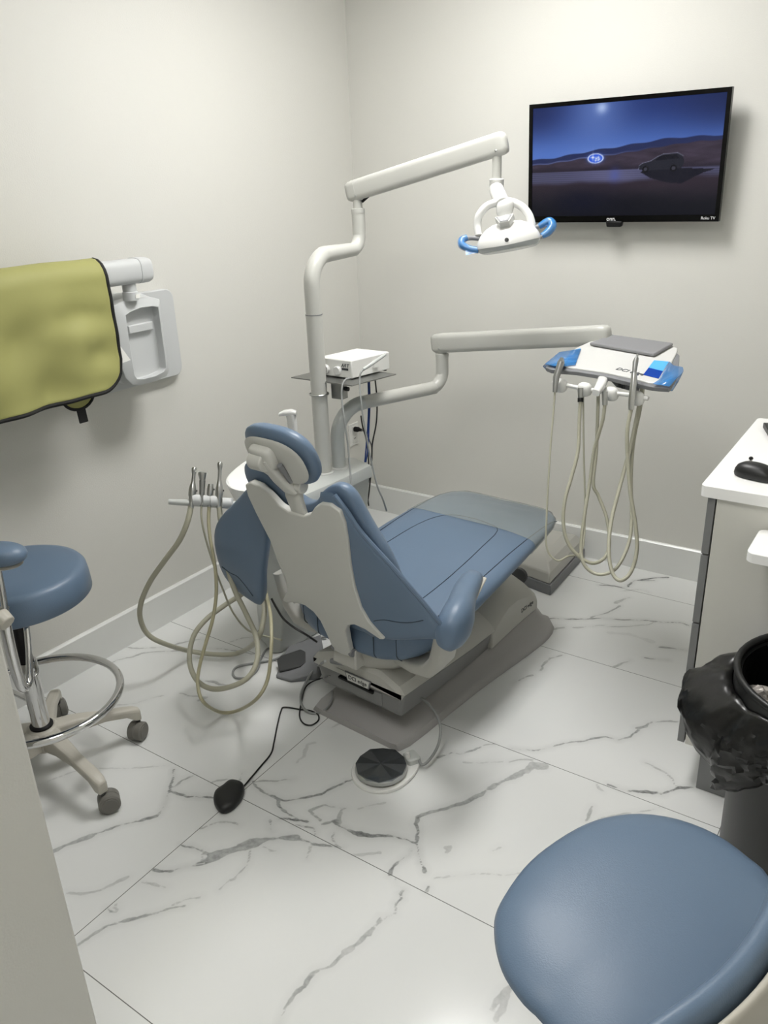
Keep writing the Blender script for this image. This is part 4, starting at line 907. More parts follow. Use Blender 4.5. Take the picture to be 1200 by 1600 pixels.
BG = obj('touch_panel', MB().prism([(a * 1.2, b * 1.25 + .001) for a, b in bdg], lambda a, b, c: bf(a, c, b), -.004, .02), 'white_gloss', OL, bev=.002)
obj('panel_frame', MB().prism(bdg, lambda a, b, c: bf(a, c, b), -.0054, -.0035), 'grey_pad', BG); obj('panel_face', MB().prism([(a * .72, b * .66) for a, b in bdg], lambda a, b, c: bf(a, c, b), -.0060, -.005), 'label_white', BG)
dsh = MB(); dsh.box(bf(0, -.006, .004), (.022, .0006, .0012), R=bR); dsh.box(bf(.001, -.006, -.001), (.016, .0006, .001), R=bR); dsh.box(bf(.001, -.006, -.0065), (.003, .0006, .003), R=bR)
obj('panel_marks', dsh, 'ink', BG)
# handles
for s_, pth in ((-1, [P(752, 373, d=2.6), P(735, 372, d=2.6), P(724, 375, d=2.59), P(722, 383, d=2.585), P(734, 389, d=2.58), P(748, 392, d=2.575)]), (1, [P(834, 357, d=2.54), P(845, 352, d=2.54), P(857, 347, d=2.53), P(862, 354, d=2.525), P(856, 364, d=2.525), P(844, 371, d=2.525)])):
    obj('handle', MB().tube(pth, [.008, .007, .0075, .0085, .0075, .006], 12, smooth=5), 'mid_grey', OL, sharp=80, label='grey loop handle')
def film(name, lab, segs, m_='film', grp=None, th=.0012):
    t = None; mb = MB()
    for quad in segs:
        n_ = len(quad); c0 = sum(quad, V3((0, 0, 0))) / n_; nn = (quad[1] - quad[0]).cross(quad[2] - quad[0]).normalized() * th
        mb.add([p - nn / 2 for p in quad] + [p + nn / 2 for p in quad], [tuple(range(n_ - 1, -1, -1)), tuple(range(n_, 2 * n_))] + [(i, (i + 1) % n_, (i + 1) % n_ + n_, i + n_) for i in range(n_)])
    o = obj(name, mb, m_); return tag(o, lab, 'barrier film', grp)
hb1 = [P(730, 371, d=2.59), P(722, 375, d=2.59), P(722, 383, d=2.585), P(734, 389, d=2.58), P(748, 391, d=2.575)]
m1 = MB().tube(hb1, [.010, .0125, .0128, .0115, .0105], 10, smooth=4); q = [P(727, 388, d=2.578), P(733, 391, d=2.578), P(750, 392, d=2.572), P(744, 395, d=2.572), P(728, 399, d=2.574)]
m1.add([p for p in q], [(0, 1, 2, 3, 4)]); tag(obj('barrier_film', m1, 'film'), 'blue barrier film wrapped round the left handle of the dental light', 'barrier film', 'blue barrier films')
hb2 = [P(842, 354, d=2.54), P(851, 349, d=2.535), P(859, 346, d=2.53), P(863, 353, d=2.525), P(856, 363, d=2.525), P(846, 369, d=2.525)]
m1 = MB().tube(hb2, [.009, .0125, .0135, .014, .0135, .009], 10, smooth=4); tag(obj('barrier_film', m1, 'film'), 'blue barrier film wrapped round the right handle of the dental light', 'barrier film', 'blue barrier films')

# ================================================================== DELIVERY SYSTEM
DS = thing('delivery_system', 'dentist tray unit with grey mat and instrument holders on a jointed arm', 'delivery unit', (.62, -1.027, .656))
qx, qy = .620, -1.027; E_ = V3((.803, -.548, .885)); dd_ = V3((E_[0] - qx, E_[1] - qy, 0)).normalized()
zb2 = .885
arc = [V3((qx, qy, .656)), V3((qx, qy, .72))] + [V3((qx, qy, zb2 - .12)) + dd_ * (.12 * (1 - math.cos(a))) + V3((0, 0, .12 * math.sin(a))) for a in np.linspace(0, PI / 2, 10)]
obj('bend_tube', MB().tube(arc, .0268, 24, smooth=2), 'unit_grey', DS, sharp=80)
arc2 = [V3((qx, qy, zb2)) + dd_ * .12, E_ - dd_ * .07] + [E_ + dd_ * (-.06 + .06 * math.sin(a)) + V3((0, 0, .06 * (1 - math.cos(a)))) for a in np.linspace(.2, PI / 2, 7)] + [E_ + V3((0, 0, .125))]
obj('reach_tube', MB().tube(arc2, [.0262] * 2 + [.0255] * 8, 24, smooth=2), 'arm_paint', DS, sharp=80)
obj('swivel_pin', MB().lathe([(.0265, .12), (.0265, .132), (.019, .134), (.019, .165)], E_, 24), 'arm_paint', DS, sharp=35)
S0 = E_ + V3((0, 0, .175)); S1 = P(938, 524, d=2.74)
springarm(DS, S0, S1, .038, .034, .026, 'arm_paint')
axd = (S1 - S0).normalized()
obj('arm_spring', MB().tube([E_ + V3((0, 0, .145)) + axd * .015, E_ + V3((0, 0, .145)) + axd * .045], .006, 8, smooth=0), 'black', DS)
# head: pixel outline on a plane tipped towards the dentist
F1 = V3((1.422, -.93, 1.093)); Bk_ = V3((1.513, -.602, 1.140))
def plane_pt(u, v, off=0):
    # plane through front/back rows, level along x' direction
    a = P(854.6, 572, z=1.095); b = P(1040, 600, z=1.095); c = P(957, 527.5, z=1.143); n_ = (b - a).cross(c - a).normalized()
    if n_[2] < 0: n_ = -n_
    a = a + n_ * off; r = (P(u, v, d=1.0) - V3(CAMC)); t_ = (a - V3(CAMC)).dot(n_) / r.dot(n_); return V3(CAMC) + r * t_, n_
pn = plane_pt(900, 560)[1]
topo = [(940, 529.6), (922, 533.5), (902.5, 542), (890, 551), (882, 563), (884, 573), (909, 576), (944, 581), (986, 590), (1014, 597.5), (1025, 598), (1033, 593), (1048, 569), (1058, 549), (1059, 544), (1050, 540), (1000, 533), (957, 527.5)]
tp3 = [plane_pt(*q)[0] for q in topo]
HB = obj('tray_body', MB().loft([[p - pn * z_ for p in tp3] for z_ in (.014, .004, 0)]), 'white_gloss', DS, bev=.003, sharp=30)
lowo = [(852, 570), (862, 566), (885, 556), (905, 545), (940, 532), (1052, 542), (1062, 552), (1060, 580), (1050, 598), (1046, 603), (1020, 601), (986, 594), (944, 584), (900, 577), (860, 574)]
lw3 = [plane_pt(u_, v_ + 1)[0] - pn * .005 for u_, v_ in lowo]; lw = [p - pn * .013 for p in lw3]; cc = sum(lw, V3((0, 0, 0))) / len(lw)
obj('tray_underbody', MB().loft([[cc + (p - cc) * .8 for p in lw], lw, lw3]), 'mid_grey', DS, sharp=30, bev=.002)
mt = [(921, 541), (956, 528), (1052, 541.5), (1022, 559)]; m3 = [plane_pt(*q)[0] for q in mt]
mt2 = smooth_loop([tuple(q) for q in m3], 1)
obj('grey_mat', MB().loft([[p + pn * .002 for p in m3], [p + pn * .013 for p in m3]]), 'grey_pad', DS, bev=.004, sharp=30)
xh = (plane_pt(1000, 575)[0] - plane_pt(920, 560)[0]).normalized(); xh = (plane_pt(1014, 597.5)[0] - plane_pt(944, 581)[0]).normalized(); yh = pn.cross(xh)
text('tray_lettering', 'DCI edge', .027, plane_pt(985, 581)[0] + pn * .0006, xh, yh, 'ink', DS)
# membrane keys under the blue films
for quad, lab in (([(884, 570), (892, 549), (907, 545), (899, 569)], 0), ([(1005, 586), (1022, 564), (1045, 566), (1029, 592)], 1)):
    q3 = [plane_pt(*q)[0] for q in quad]; KP = obj('key_panel', MB().loft([[p + pn * .0005 for p in q3], [p + pn * .0015 for p in q3]]), 'film_dark', DS, flat=True, label='dark blue key panel')
    up3 = [q3[0].lerp(q3[1], .48), q3[1], q3[2], q3[3].lerp(q3[2], .42)]
    obj('display', MB().loft([[p + pn * .0016 for p in up3], [p + pn * .0024 for p in up3]]), 'film_light', KP, flat=True, label='light blue display window')
def filmsheet(name, lab, quads):
    mb = MB()
    for q in quads: mb.add(q, [tuple(range(len(q)))])
    o = obj(name, mb, 'film', sharp=20); md = o.modifiers.new('th', 'SOLIDIFY'); md.thickness = .0008; return tag(o, lab, 'barrier film', 'blue barrier films')
a_ = [plane_pt(*q, off=.004)[0] for q in ((908, 545), (899, 570), (875, 573), (852, 568), (874, 550), (893, 547))]; lo = [a_[3], a_[2] + V3((0, 0, -.0)), P(868, 580, d=2.62) , P(856, 581, d=2.62), P(848, 572, d=2.63)]
filmsheet('barrier_film', 'blue barrier film over the left grip of the instrument tray', [a_, lo])
a_ = [plane_pt(*q, off=.004)[0] for q in ((1046, 565), (1030, 593), (1020, 600), (1046, 604), (1068, 580), (1067, 574), (1052, 571))]; lo = [P(1046, 604, d=2.40), P(1043, 611, d=2.40), P(1051, 611, d=2.40), P(1060, 597, d=2.44), P(1068, 580, d=2.49)]
filmsheet('barrier_film', 'blue barrier film over the right grip of the instrument tray', [a_, lo])
# instrument bar and holders
bar = [P(864, 597, d=2.56), P(905, 606, d=2.50), P(950, 613, d=2.44), P(990, 618, d=2.38), P(1013, 623, d=2.35)]
obj('instrument_bar', MB().tube(bar, .0065, 12, smooth=4), 'white_plastic', DS)
obj('bar_hanger', MB().loft([[P(943, 591, d=2.47) + xh * a + V3((0, 0, b)) for a, b in sup(.020, .012, 16, 3)], [P(938, 603, d=2.42) + xh * a + V3((0, 0, b)) for a, b in sup(.017, .013, 16, 3)], [P(931, 614, d=2.40) + xh * a + V3((0, 0, b)) for a, b in sup(.014, .009, 16, 3)]]), 'white_gloss', DS, sharp=50)
obj('control_block', MB().loft([[P(955 + k, 596 + j, d=2.58 - k * .001) for k, j in ((0, 0), (45, 9), (42, 18), (8, 9))], [P(955 + k, 596 + j, d=2.64 - k * .001) for k, j in ((0, 0), (45, 9), (42, 18), (8, 9))]]), 'mid_grey', DS, bev=.002)
kn = MB()
for k in range(4): kn.lathe([(.006, -.01), (.006, .002)], P(967 + 7 * k, 600 + 1.8 * k, d=2.56), 12)
obj('flow_knob', kn, 'dark_grey', DS)
HOL = [(874, 602, 2.545), (912, 608, 2.49), (953, 615, 2.435), (993, 622, 2.375)]
for u_, v_, d_ in HOL:
    c0 = P(u_, v_, d=d_); obj('holder', MB().pillow(sup(.024, .022, 24, 2.6), (0, 0), .018, .018, lambda a, b, c: c0 + xh * (a + .004) + V3((0, 0, b)) + xh.cross(V3((0, 0, 1))) * c, rings=6, p=3), 'white_plastic', DS)
def handpiece(stations, mats_, name='handpiece_body'):
    def f(t, base):
        for i, (pts_, rr, m_) in enumerate(stations):
            obj(name if i == 0 else 'coupling', MB().tube([P(*q[:2], d=q[2]) for q in pts_], rr, 18, smooth=0), m_, t, sharp=40)
    return f
instrument('dental_handpiece', 'grey tapered handpiece with thin hose in the leftmost tray holder', 'dental handpiece',
           [(867, 611, 2.505), (865, 640, 2.510), (860, 700, 2.510), (856, 765, 2.510), (854, 810, 2.510), (853, 845, 2.510), (858, 865, 2.510), (872, 876, 2.510), (888, 869, 2.530), (904, 866, 2.550), (912, 848, 2.570), (914, 790, 2.590), (912, 700, 2.590), (911, 600, 2.590)], .0031, 'hose',
           handpiece([([(867, 613, 2.502), (869, 590, 2.500), (877, 565, 2.495)], [.007, .0105, .011], 'brushed'), ([(877, 565, 2.495), (877.5, 562, 2.565)], [.0095, .008], 'steel')], None), 'dental handpieces on the tray bar')
instrument('handpiece_hose', 'empty hose end with black tip in the second tray holder', 'handpiece hose',
           [(907, 624, 2.460), (905, 660, 2.470), (903, 705, 2.470), (893, 745, 2.470), (883, 780, 2.470), (880, 815, 2.470), (886, 845, 2.470), (903, 868, 2.470), (925, 880, 2.470), (944, 872, 2.490), (952, 850, 2.510), (948, 810, 2.530), (935, 775, 2.550), (927, 755, 2.550), (932, 700, 2.550), (935, 610, 2.530)], .0056, 'hose',
           lambda t, b: (obj('connector', MB().tube([P(907, 623, d=2.460), P(907, 606, d=2.455)], [.008, .0085], 16, smooth=0), 'steel', t), obj('tip', MB().tube([P(907, 628, d=2.460), P(907, 622, d=2.460)], .0088, 16, smooth=0), 'black', t)), 'empty handpiece hoses on the tray bar')
instrument('handpiece_hose', 'empty pale hose end in the third tray holder right of the white hanger', 'handpiece hose',
           [(945, 632, 2.400), (942, 655, 2.410), (935, 680, 2.430), (928, 705, 2.450), (922, 750, 2.470), (914, 800, 2.470), (908, 850, 2.470), (911, 878, 2.460), (925, 894, 2.450), (945, 897, 2.430), (965, 885, 2.430), (982, 850, 2.450), (987, 810, 2.470), (986, 745, 2.490), (990, 690, 2.490), (1000, 640, 2.470), (1005, 605, 2.450)], .0054, 'hose',
           lambda t, b: obj('connector', MB().tube([P(945, 633, d=2.400), P(945, 612, d=2.395)], [.008, .009], 16, smooth=0), 'steel', t), 'empty handpiece hoses on the tray bar')
instrument('dental_handpiece', 'slim steel high-speed handpiece with black ring in the rightmost tray holder', 'dental handpiece',
           [(986, 640, 2.340), (980, 675, 2.350), (981, 720, 2.360), (985, 770, 2.360), (993, 820, 2.360), (995, 860, 2.360), (986, 893, 2.360), (970, 907, 2.360), (957, 895, 2.380), (951, 860, 2.400), (955, 815, 2.430), (966, 770, 2.450), (978, 725, 2.470), (987, 690, 2.480), (998, 635, 2.470), (1003, 606, 2.460)], .0058, 'hose',
           handpiece([([(986, 640, 2.340), (987, 625, 2.335), (990, 600, 2.330), (991, 583, 2.330)], [.0085, .0095, .0102, .0085], 'steel'), ([(990, 600, 2.329), (990.4, 596, 2.399)], [.0106, .0106], 'black'), ([(991, 583, 2.330), (993, 565, 2.330), (995, 559, 2.330)], [.0062, .0082, .006], 'brushed'), ([(995, 559, 2.330), (996, 553, 2.330)], [.0042, .003], 'steel')], None), 'dental handpieces on the tray bar')

# ================================================================== SHELF AND ELECTROSURGERY BOX
zs = 1.0
sq = [P(*q, z=zs) for q in ((453, 590), (550, 603), (619, 585))]; s4 = sq[0] + (sq[2] - sq[1])
e1 = (V3((.79, -.87, zs)) - V3((.751, -1.092, zs)))
SHF = thing('pole_shelf', 'thin brushed metal shelf clamped to the light post', 'shelf', (.66, -1.0, zs))
cA = V3((.745, -1.088, zs)); uL = V3((-.62, -.10, 0)).normalized(); 
cor = [V3((.760, -1.10, zs)), V3((.80, -.86, zs)), V3((.56, -.80, zs)), V3((.43, -1.02, zs))]
cor = [P(550, 603, z=zs), P(619, 585, z=zs), P(619, 585, z=zs) + V3((-.29, .02, 0)), P(455, 590, z=zs)]
obj('shelf_plate', MB().loft([[p + V3((0, 0, -.002)) for p in cor], [p + V3((0, 0, .002)) for p in cor]]), 'brushed', SHF, flat=True)
obj('shelf_bracket', MB().box((.662, -1.052, .965), (.05, .035, .062)), 'brushed', SHF, bev=.002)
obj('pipe_clamp', MB().tube([V3((.605 + .034 * math.cos(a), -1.10 + .034 * math.sin(a), .955)) for a in np.linspace(0, 2 * PI, 25)[:-1]], .0035, 8, closed=True, smooth=0), 'steel', SHF)
obj('clamp_knob', MB().lathe([(.008, 0), (.008, .014)], (.69, -1.052, .972), 14, R=Matrix.Rotation(PI / 2, 3, 'Y')), 'black', SHF)
b0 = P(550, 592, z=zs + .006); fx = (P(497, 583, d=2.915) - P(550, 592, d=2.83)); fx = V3((fx[0], fx[1], 0)).normalized(); rx = V3((P(600, 579, z=zs + .006)[0] - b0[0], P(600, 579, z=zs + .006)[1] - b0[1], 0)).normalized()
Wb = .155; Db = .20; Hb = .066
bx4 = [b0, b0 + rx * Db, b0 + rx * Db + fx * Wb, b0 + fx * Wb]
EB = thing('electrosurgery_unit', 'small white electrosurgery box with two dials on the pole shelf', 'dental device', (sum(bx4, V3()) / 4)[:2] + (zs + .002,) if False else tuple((sum(bx4, V3((0, 0, 0))) / 4)[:2]) + (zs + .002,))
zz = lambda p, h: V3((p[0], p[1], zs + .006 + h))
obj('case', MB().loft([[zz(p, 0) for p in bx4], [zz(p, Hb) for p in bx4]]), 'white_plastic', EB, bev=.004, sharp=30)
nf = V3((fx[1], -fx[0], 0)); nf = nf if nf.dot(V3((0, -1, 0))) > 0 else -nf; bf0 = zz(b0, Hb / 2)
for k_, nm in ((.062, 'dial'), (.118, 'dial')):
    c0 = bf0 + fx * k_ + V3((0, 0, -.008)); obj(nm, MB().lathe([(.0165, 0), (.0165, .010), (.014, .013)], c0, 26, R=Matrix((fx, V3((0, 0, 1)), nf)).transposed() if fx.cross(V3((0, 0, 1))).dot(nf) > 0 else Matrix((-fx, V3((0, 0, 1)), nf)).transposed()), 'white_gloss', EB, sharp=40)
text('case_lettering', 'ART', .019, bf0 + fx * .030 + V3((0, 0, .012)) + nf * .001, -fx, V3((0, 0, 1)), 'ink', EB, shear=.3)
obj('case_mark', MB().box(bf0 + fx * .030 + V3((0, 0, -.001)) + nf * .0006, (.030, .001, .008), R=Matrix((-fx, nf, V3((0, 0, 1)))).transposed()), 'ink', EB)
vent = MB(); nr = V3((rx[1], -rx[0], 0)); nr = nr if nr.dot(V3((1, 0, 0))) > 0 else -nr
obj('pen_clip', MB().box(bf0 + rx * .12 + nr * .006, (.012, .03, .02), R=Matrix((nr, rx, V3((0, 0, 1)))).transposed()), 'white_plastic', EB)
feet = MB()
for p in bx4: c_ = sum(bx4, V3((0, 0, 0))) / 4; q_ = p.lerp(c_, .15); feet.box((q_[0], q_[1], zs + .0045), (.012, .012, .005))
obj('foot', feet, 'black', EB)
pen = [P(568, 577, d=2.80), P(583, 567, d=2.82), P(602, 554, d=2.86)]
T_ = thing('electrosurgery_pen', 'slim grey electrosurgery pen and cord hanging beside the white box', 'dental device', pen[0])
obj('pen_grip', MB().tube(pen, [.0055, .0068, .0052], 12, smooth=3), 'unit_grey', T_)
obj('cord', MB().tube(px_path([(568, 577, 2.80), (563, 584, 2.79), (562, 600, 2.79), (564, 625, 2.79), (567, 650, 2.8), (574, 690, 2.82), (580, 720, 2.84), (589, 758, 2.86), (598, 780, 2.88), (604, 798, 2.92)]), .0032, 8, smooth=6), 'cord_grey', T_)
def cable(name, lab, cat, pth, r, m_, grp=None):
    pts_ = px_path(pth); pts_ = [V3((max(p[0], r + .002), min(p[1], -r - .002), max(p[2], r + .0005))) for p in pts_]
    return tag(obj(name, MB().tube(pts_, r, 8, smooth=7), m_, sharp=80), lab, cat, grp)
cable('electrode_cord', 'thin grey cord dropping from the white box past the curved grey tube', 'cord', [(547, 591, 2.83), (540, 593, 2.82), (535, 602, 2.81), (534, 620, 2.81), (537, 650, 2.81), (543, 690, 2.83), (547, 735, 2.84), (551, 785, 2.82), (552, 800, 2.84)], .0034, 'cord_grey')
for dx in (0, 3):
    cable('data_cable', 'blue cable hanging below the pole shelf, ' + ('left strand of the pair' if dx == 0 else 'right strand of the pair'), 'cable', [(575 + dx * .7, 592, 3.1), (576 + dx * .7, 625, 3.12), (575 + dx * .6, 660, 3.14), (572 + dx, 700, 3.16), (570 + dx * .5, 722, 3.18)], .0028, 'cord_blue', 'blue data cables')
cable('power_cable', 'black power cord hanging from the shelf to the floor behind the console', 'cord', [(586, 592, 3.1), (589, 625, 3.12), (588, 660, 3.14), (582, 692, 3.16), (581, 712, 3.18), (579, 745, 3.2), (575, 780, 3.26), (569, 800, 3.3)], .003, 'cord_black', 'black power cables')
pc = V3((.0135, -.105, .478))
PG = thing('power_plug', 'black plug pushed into the white wall outlet, cord hanging down', 'plug', pc)
obj('plug_body', MB().loft([[pc + V3((x_, a, b)) for a, b in sup(hw, hh_, 16, 3)] for x_, hw, hh_ in ((0, .013, .012), (.02, .014, .013), (.032, .008, .008), (.045, .006, .006))]), 'black', PG)
obj('cord', MB().tube([pc + V3((.042, 0, 0)), P(572, 676, d=3.6), P(577, 688, d=3.5), P(581, 700, d=3.4), P(580, 730, d=3.35), P(574, 765, d=3.35), P(576, 790, d=3.4)], .003, 8, smooth=6), 'cord_black', PG)
cable('power_cable', 'black cord in front of the outlet crossing behind the grey bent tube', 'cord', [(564, 650, 3.25), (567, 668, 3.3), (573, 690, 3.3), (576, 730, 3.3), (572, 760, 3.34), (566, 790, 3.4)], .003, 'cord_black', 'black power cables')

# ================================================================== FLOOR BOX, PEDALS, CABLES
JB = thing('utility_box', 'pale grey floor utility box with dark skirt at the toe of the chair', 'floor box', (1.14, -.28, 0))
obj('box_skirt', MB().loft([[V3((x_, y_, z_)) for x_, y_ in ((1.275, -.455), (1.262, -.03), (.99, -.03), (.99, -.40))] for z_ in (.001, .05)]), 'mid_grey', JB, bev=.003, sharp=30)
cx4 = [(1.268, -.452), (1.256, -.034), (.994, -.034), (.994, -.398)]
def jl(z_, k): return [V3((1.13 + (x_ - 1.13) * k, -.24 + (y_ + .24) * k, z_)) for x_, y_ in cx4]
obj('box_cover', MB().loft([jl(.052, 1), jl(.10, .97), jl(.13, .80), jl(.15, .5)]), 'base_white', JB, bev=.006, sharp=25)
obj('access_knob', MB().lathe([(.032, 0), (.036, .004), (.036, .02), (.024, .026)], (1.14, -.47, .075), 26, R=Matrix.Rotation(PI / 2, 3, 'X')), 'dark_grey', JB)
# round foot control
c0 = V3((1.285, -1.755, 0))
FC = thing('foot_control', 'round mirrored disc foot control with white base beside the chair base', 'foot pedal', c0)
n_ = 40; o1 = []
for i in range(n_):
    a = 2 * PI * i / n_; o1.append((.092 * math.cos(a), .092 * math.sin(a)))
tipd = (P(645, 1190, z=0) - c0).normalized()
def bl_(k, z_):
    l = []
    for a, b in o1:
        v = V3((a, b, 0)); f_ = max(0, v.normalized().dot(tipd)); v = v * k + tipd * (.035 * f_ ** 3); l.append(c0 + v + V3((0, 0, z_)))
    return l
obj('base', MB().loft([bl_(.99, .001), bl_(1.0, .005), bl_(.97, .009)]), 'white_plastic', FC, sharp=50)
obj('pedal_ring', MB().lathe([(.072, .009), (.080, .018), (.078, .028), (.074, .030)], c0, 44), 'steel', FC, sharp=50)
fan = MB(); R0 = .0775; nt_ = 12; vs = [c0 + V3((0, 0, .036))] + [c0 + V3((R0 * math.cos(2 * PI * i / nt_), R0 * math.sin(2 * PI * i / nt_), .031 + (.004 if i % 2 else 0))) for i in range(nt_)] + [c0 + V3((R0 * math.cos(2 * PI * i / nt_), R0 * math.sin(2 * PI * i / nt_), .024)) for i in range(nt_)]
fan.add(vs, [(0, 1 + i, 1 + (i + 1) % nt_) for i in range(nt_)] + [(1 + i, 13 + i, 13 + (i + 1) % nt_, 1 + (i + 1) % nt_) for i in range(nt_)] + [tuple(range(24, 12, -1))])
mat('disc', '#8d9196', .2, metal=.95, bump=.25, bscale=25)
obj('pedal_disc', fan, 'disc', FC, flat=True)
cb = c0 + tipd * .105; sdir = V3((-tipd[1], tipd[0], 0))
obj('valve_block', MB().loft([[cb + tipd * a * k + sdir * b * k + V3((0, 0, z_)) for a, b in rrect(.045, .05, .01, 3)] for z_, k in ((.009, 1), (.024, .95), (.028, .8))]), 'unit_grey', FC, sharp=35)
pk = P(637, 1183, z=.028); obj('valve_button', MB().lathe([(.008, .024), (.008, .036), (.0065, .038), (.0065, .046), (.004, .048)], (pk[0], pk[1], 0), 16), 'white_gloss', FC)
obj('hose', MB().tube([cb + tipd * .02 + V3((0, 0, .018)), P(660, 1195, z=.02), P(675, 1182, z=.03), P(686, 1160, z=.05), P(688, 1135, z=.08), P(681, 1115, z=.10), P(668, 1098, z=.11), P(652, 1088, z=.11), P(640, 1080, z=.11)], .0045, 10, smooth=6), 'cord_grey', FC)
# grey wedge pedal left of the base
def fl(u_, v_, z_=0): return P(u_, v_, z=z_)
bt = [fl(431, 1060), fl(455, 1067), fl(498, 1062), fl(510, 1045), fl(505, 1015), fl(450, 1024)]
hts = [.012, .012, .03, .062, .075, .045]
mW = MB(); mid = sum(bt, V3((0, 0, 0))) / 6
WP = thing('foot_pedal', 'grey wedge foot pedal with dark pad on the floor left of the chair base', 'foot pedal', mid)
ctop = [mid.lerp(p, .93) + V3((0, 0, h)) for p, h in zip(bt, hts)]
obj('housing', MB().loft([bt, [p + V3((0, 0, .010)) for p in bt], ctop]), 'mid_grey', WP, bev=.006, seg=3, sharp=30)
def onw(u_, v_):
    # point on the wedge's top plane
    a, b, c = ctop[0], ctop[2], ctop[4]; n_ = (b - a).cross(c - a).normalized(); r = (P(u_, v_, d=1.) - V3(CAMC)); return V3(CAMC) + r * ((a - V3(CAMC)).dot(n_) / r.dot(n_)), (n_ if n_[2] > 0 else -n_)
pq = [onw(*q) for q in ((437, 1051), (433, 1033), (440, 1026), (470, 1016), (478, 1020), (478, 1036), (470, 1043))]
obj('pedal_pad', MB().loft([[p - n * .004 for p, n in pq], [p + n * .007 for p, n in pq]]), 'dark_grey', WP, bev=.003)
cc_ = [fl(403, 986, .01), fl(415, 989, .006), fl(432, 994, .006), fl(446, 1003, .006), fl(448, 1017, .006), fl(430, 1030, .006), fl(397, 1036, .006), fl(372, 1041, .006), fl(364, 1050, .006), fl(369, 1059, .006), fl(388, 1058, .006), fl(402, 1046, .006), fl(408, 1029, .006), fl(418, 1014, .006), fl(446, 1003, .009), fl(483, 997, .006), fl(510, 996, .01)]
tag(obj('grey_cable', MB().tube(cc_, .0042, 8, smooth=7), 'cord_grey'), 'grey cable looping on the floor behind the wedge pedal', 'cable')
# black foot switch with its cord
o_ = smooth_loop([fl(335, 1259)[:2], fl(337, 1244)[:2], fl(350, 1234)[:2], fl(361, 1226)[:2], fl(375, 1228)[:2], fl(382, 1234)[:2], fl(381, 1246)[:2], fl(374, 1258)[:2], fl(361, 1270)[:2], fl(346, 1273)[:2]], 4)
cx_ = (sum(p[0] for p in o_) / len(o_), sum(p[1] for p in o_) / len(o_))
FS = thing('foot_switch', 'black mouse-shaped foot switch on the floor tile joint, with thin cord', 'foot switch', (cx_[0], cx_[1], 0))
obj('switch_body', MB().loft([[V3((cx_[0] + (x_ - cx_[0]) * k, cx_[1] + (y_ - cx_[1]) * k, z_)) for x_, y_ in o_] for z_, k in ((.001, .94), (.006, 1.0), (.016, 1.0), (.022, .96), (.026, .86), (.0285, .6), (.029, .2))]), 'bin_plastic', FS, sharp=50)
bcord = [fl(379, 1231, .010), fl(405, 1200, .004), fl(423, 1178, .004), fl(428, 1160, .004), fl(433, 1135, .004), fl(439, 1111, .004), fl(445, 1105, .004), fl(469, 1108.5, .004), fl(485, 1110.5, .004), fl(497, 1117, .004), fl(497, 1126, .004), fl(486, 1133, .004), fl(474, 1130, .004), fl(468, 1118, .006), fl(471, 1097, .009), fl(477, 1075, .01), fl(488, 1065, .02), fl(505, 1059, .05), P(515, 1056, d=2.18)]
obj('cord', MB().tube(bcord, .0026, 8, smooth=7), 'cord_black', FS)
tag(obj('air_tube', MB().tube([P(508, 1033, d=2.2), fl(498, 1040, .05), fl(486, 1052, .03), fl(477, 1068, .008), fl(470, 1085, .006), fl(472, 1103, .012), fl(485, 1114, .006), fl(500, 1113, .006), fl(511, 1105, .036), fl(518, 1092, .04), fl(519, 1080, .05)], .0042, 8, smooth=7), 'cord_grey'), 'grey air tube curling from the chair base end onto the floor', 'tube')
tag(obj('black_cable', MB().tube([P(424, 935, d=2.42), P(432, 950, d=2.42), P(443, 967, d=2.42), P(460, 981, d=2.42), P(477, 991, d=2.42), P(495, 1003, d=2.45)], .0034, 8, smooth=6), 'cord_black'), 'black cable passing under the left side of the seat', 'cable')

# ================================================================== LEFT STOOL
hx, hy = .40, -2.285
ST = thing('operator_stool', 'tall blue round stool with chrome foot ring beside the left wall', 'stool', (hx, hy, 0))

for k in range(5):
    a = math.atan2(-2.31 - hy, .70 - hx) + k * 2 * PI / 5; dx, dy = math.cos(a), math.sin(a); R_ = .285 if k else .30
    sd_ = V3((-dy, dx, 0)); st_ = []
    for r_, hw, z1, z2 in ((.03, .030, .105, .165), (.10, .024, .115, .160), (.18, .019, .112, .140), (R_ - .04, .019, .098, .126), (R_ - .012, .018, .074, .118), (R_ + .006, .014, .070, .108)):
        st_.append([V3((hx + dx * r_, hy + dy * r_, 0)) + sd_ * q0 + V3((0, 0, q1)) for q0, q1 in ((-hw, z1), (-hw, z2 - .006), (-hw + .007, z2), (hw - .007, z2), (hw, z2 - .006), (hw, z1))])
    LG = obj('base_leg', MB().loft(st_), 'stool_plastic', ST, bev=.004, sharp=30)
    cx2, cy2 = hx + dx * (R_ - .004), hy + dy * (R_ - .004)
    obj('caster_stem', MB().lathe([(.0075, .05), (.0075, .09)], (cx2, cy2, 0), 12), 'dark_grey', LG)
    ca_ = (-.55, 3.5, 1.2, 2.4, .3)[k]; w3 = V3((math.cos(ca_), math.sin(ca_), 0)); cc2 = V3((cx2, cy2, .0318)) + V3((-w3[1], w3[0], 0)) * .012
    RW = Matrix((V3((0, 0, 1)), V3((0, 0, 1)).cross(w3) * -1, w3)).transposed()
    obj('caster', MB().lathe([(.010, -.0255), (.022, -.026), (.0225, -.024), (.0265, -.024), (.0312, -.020), (.0312, -.002), (.029, 0), (.0312, .002), (.0312, .020), (.0265, .024), (.0225, .024), (.022, .026), (.010, .0255)], cc2, 28, R=RW), 'caster', LG, sharp=30)
obj('hub', MB().lathe([(.052, .100), (.055, .110), (.055, .150), (.050, .162), (.040, .168)], (hx, hy, 0), 10), 'stool_plastic', ST, bev=.004, sharp=25)
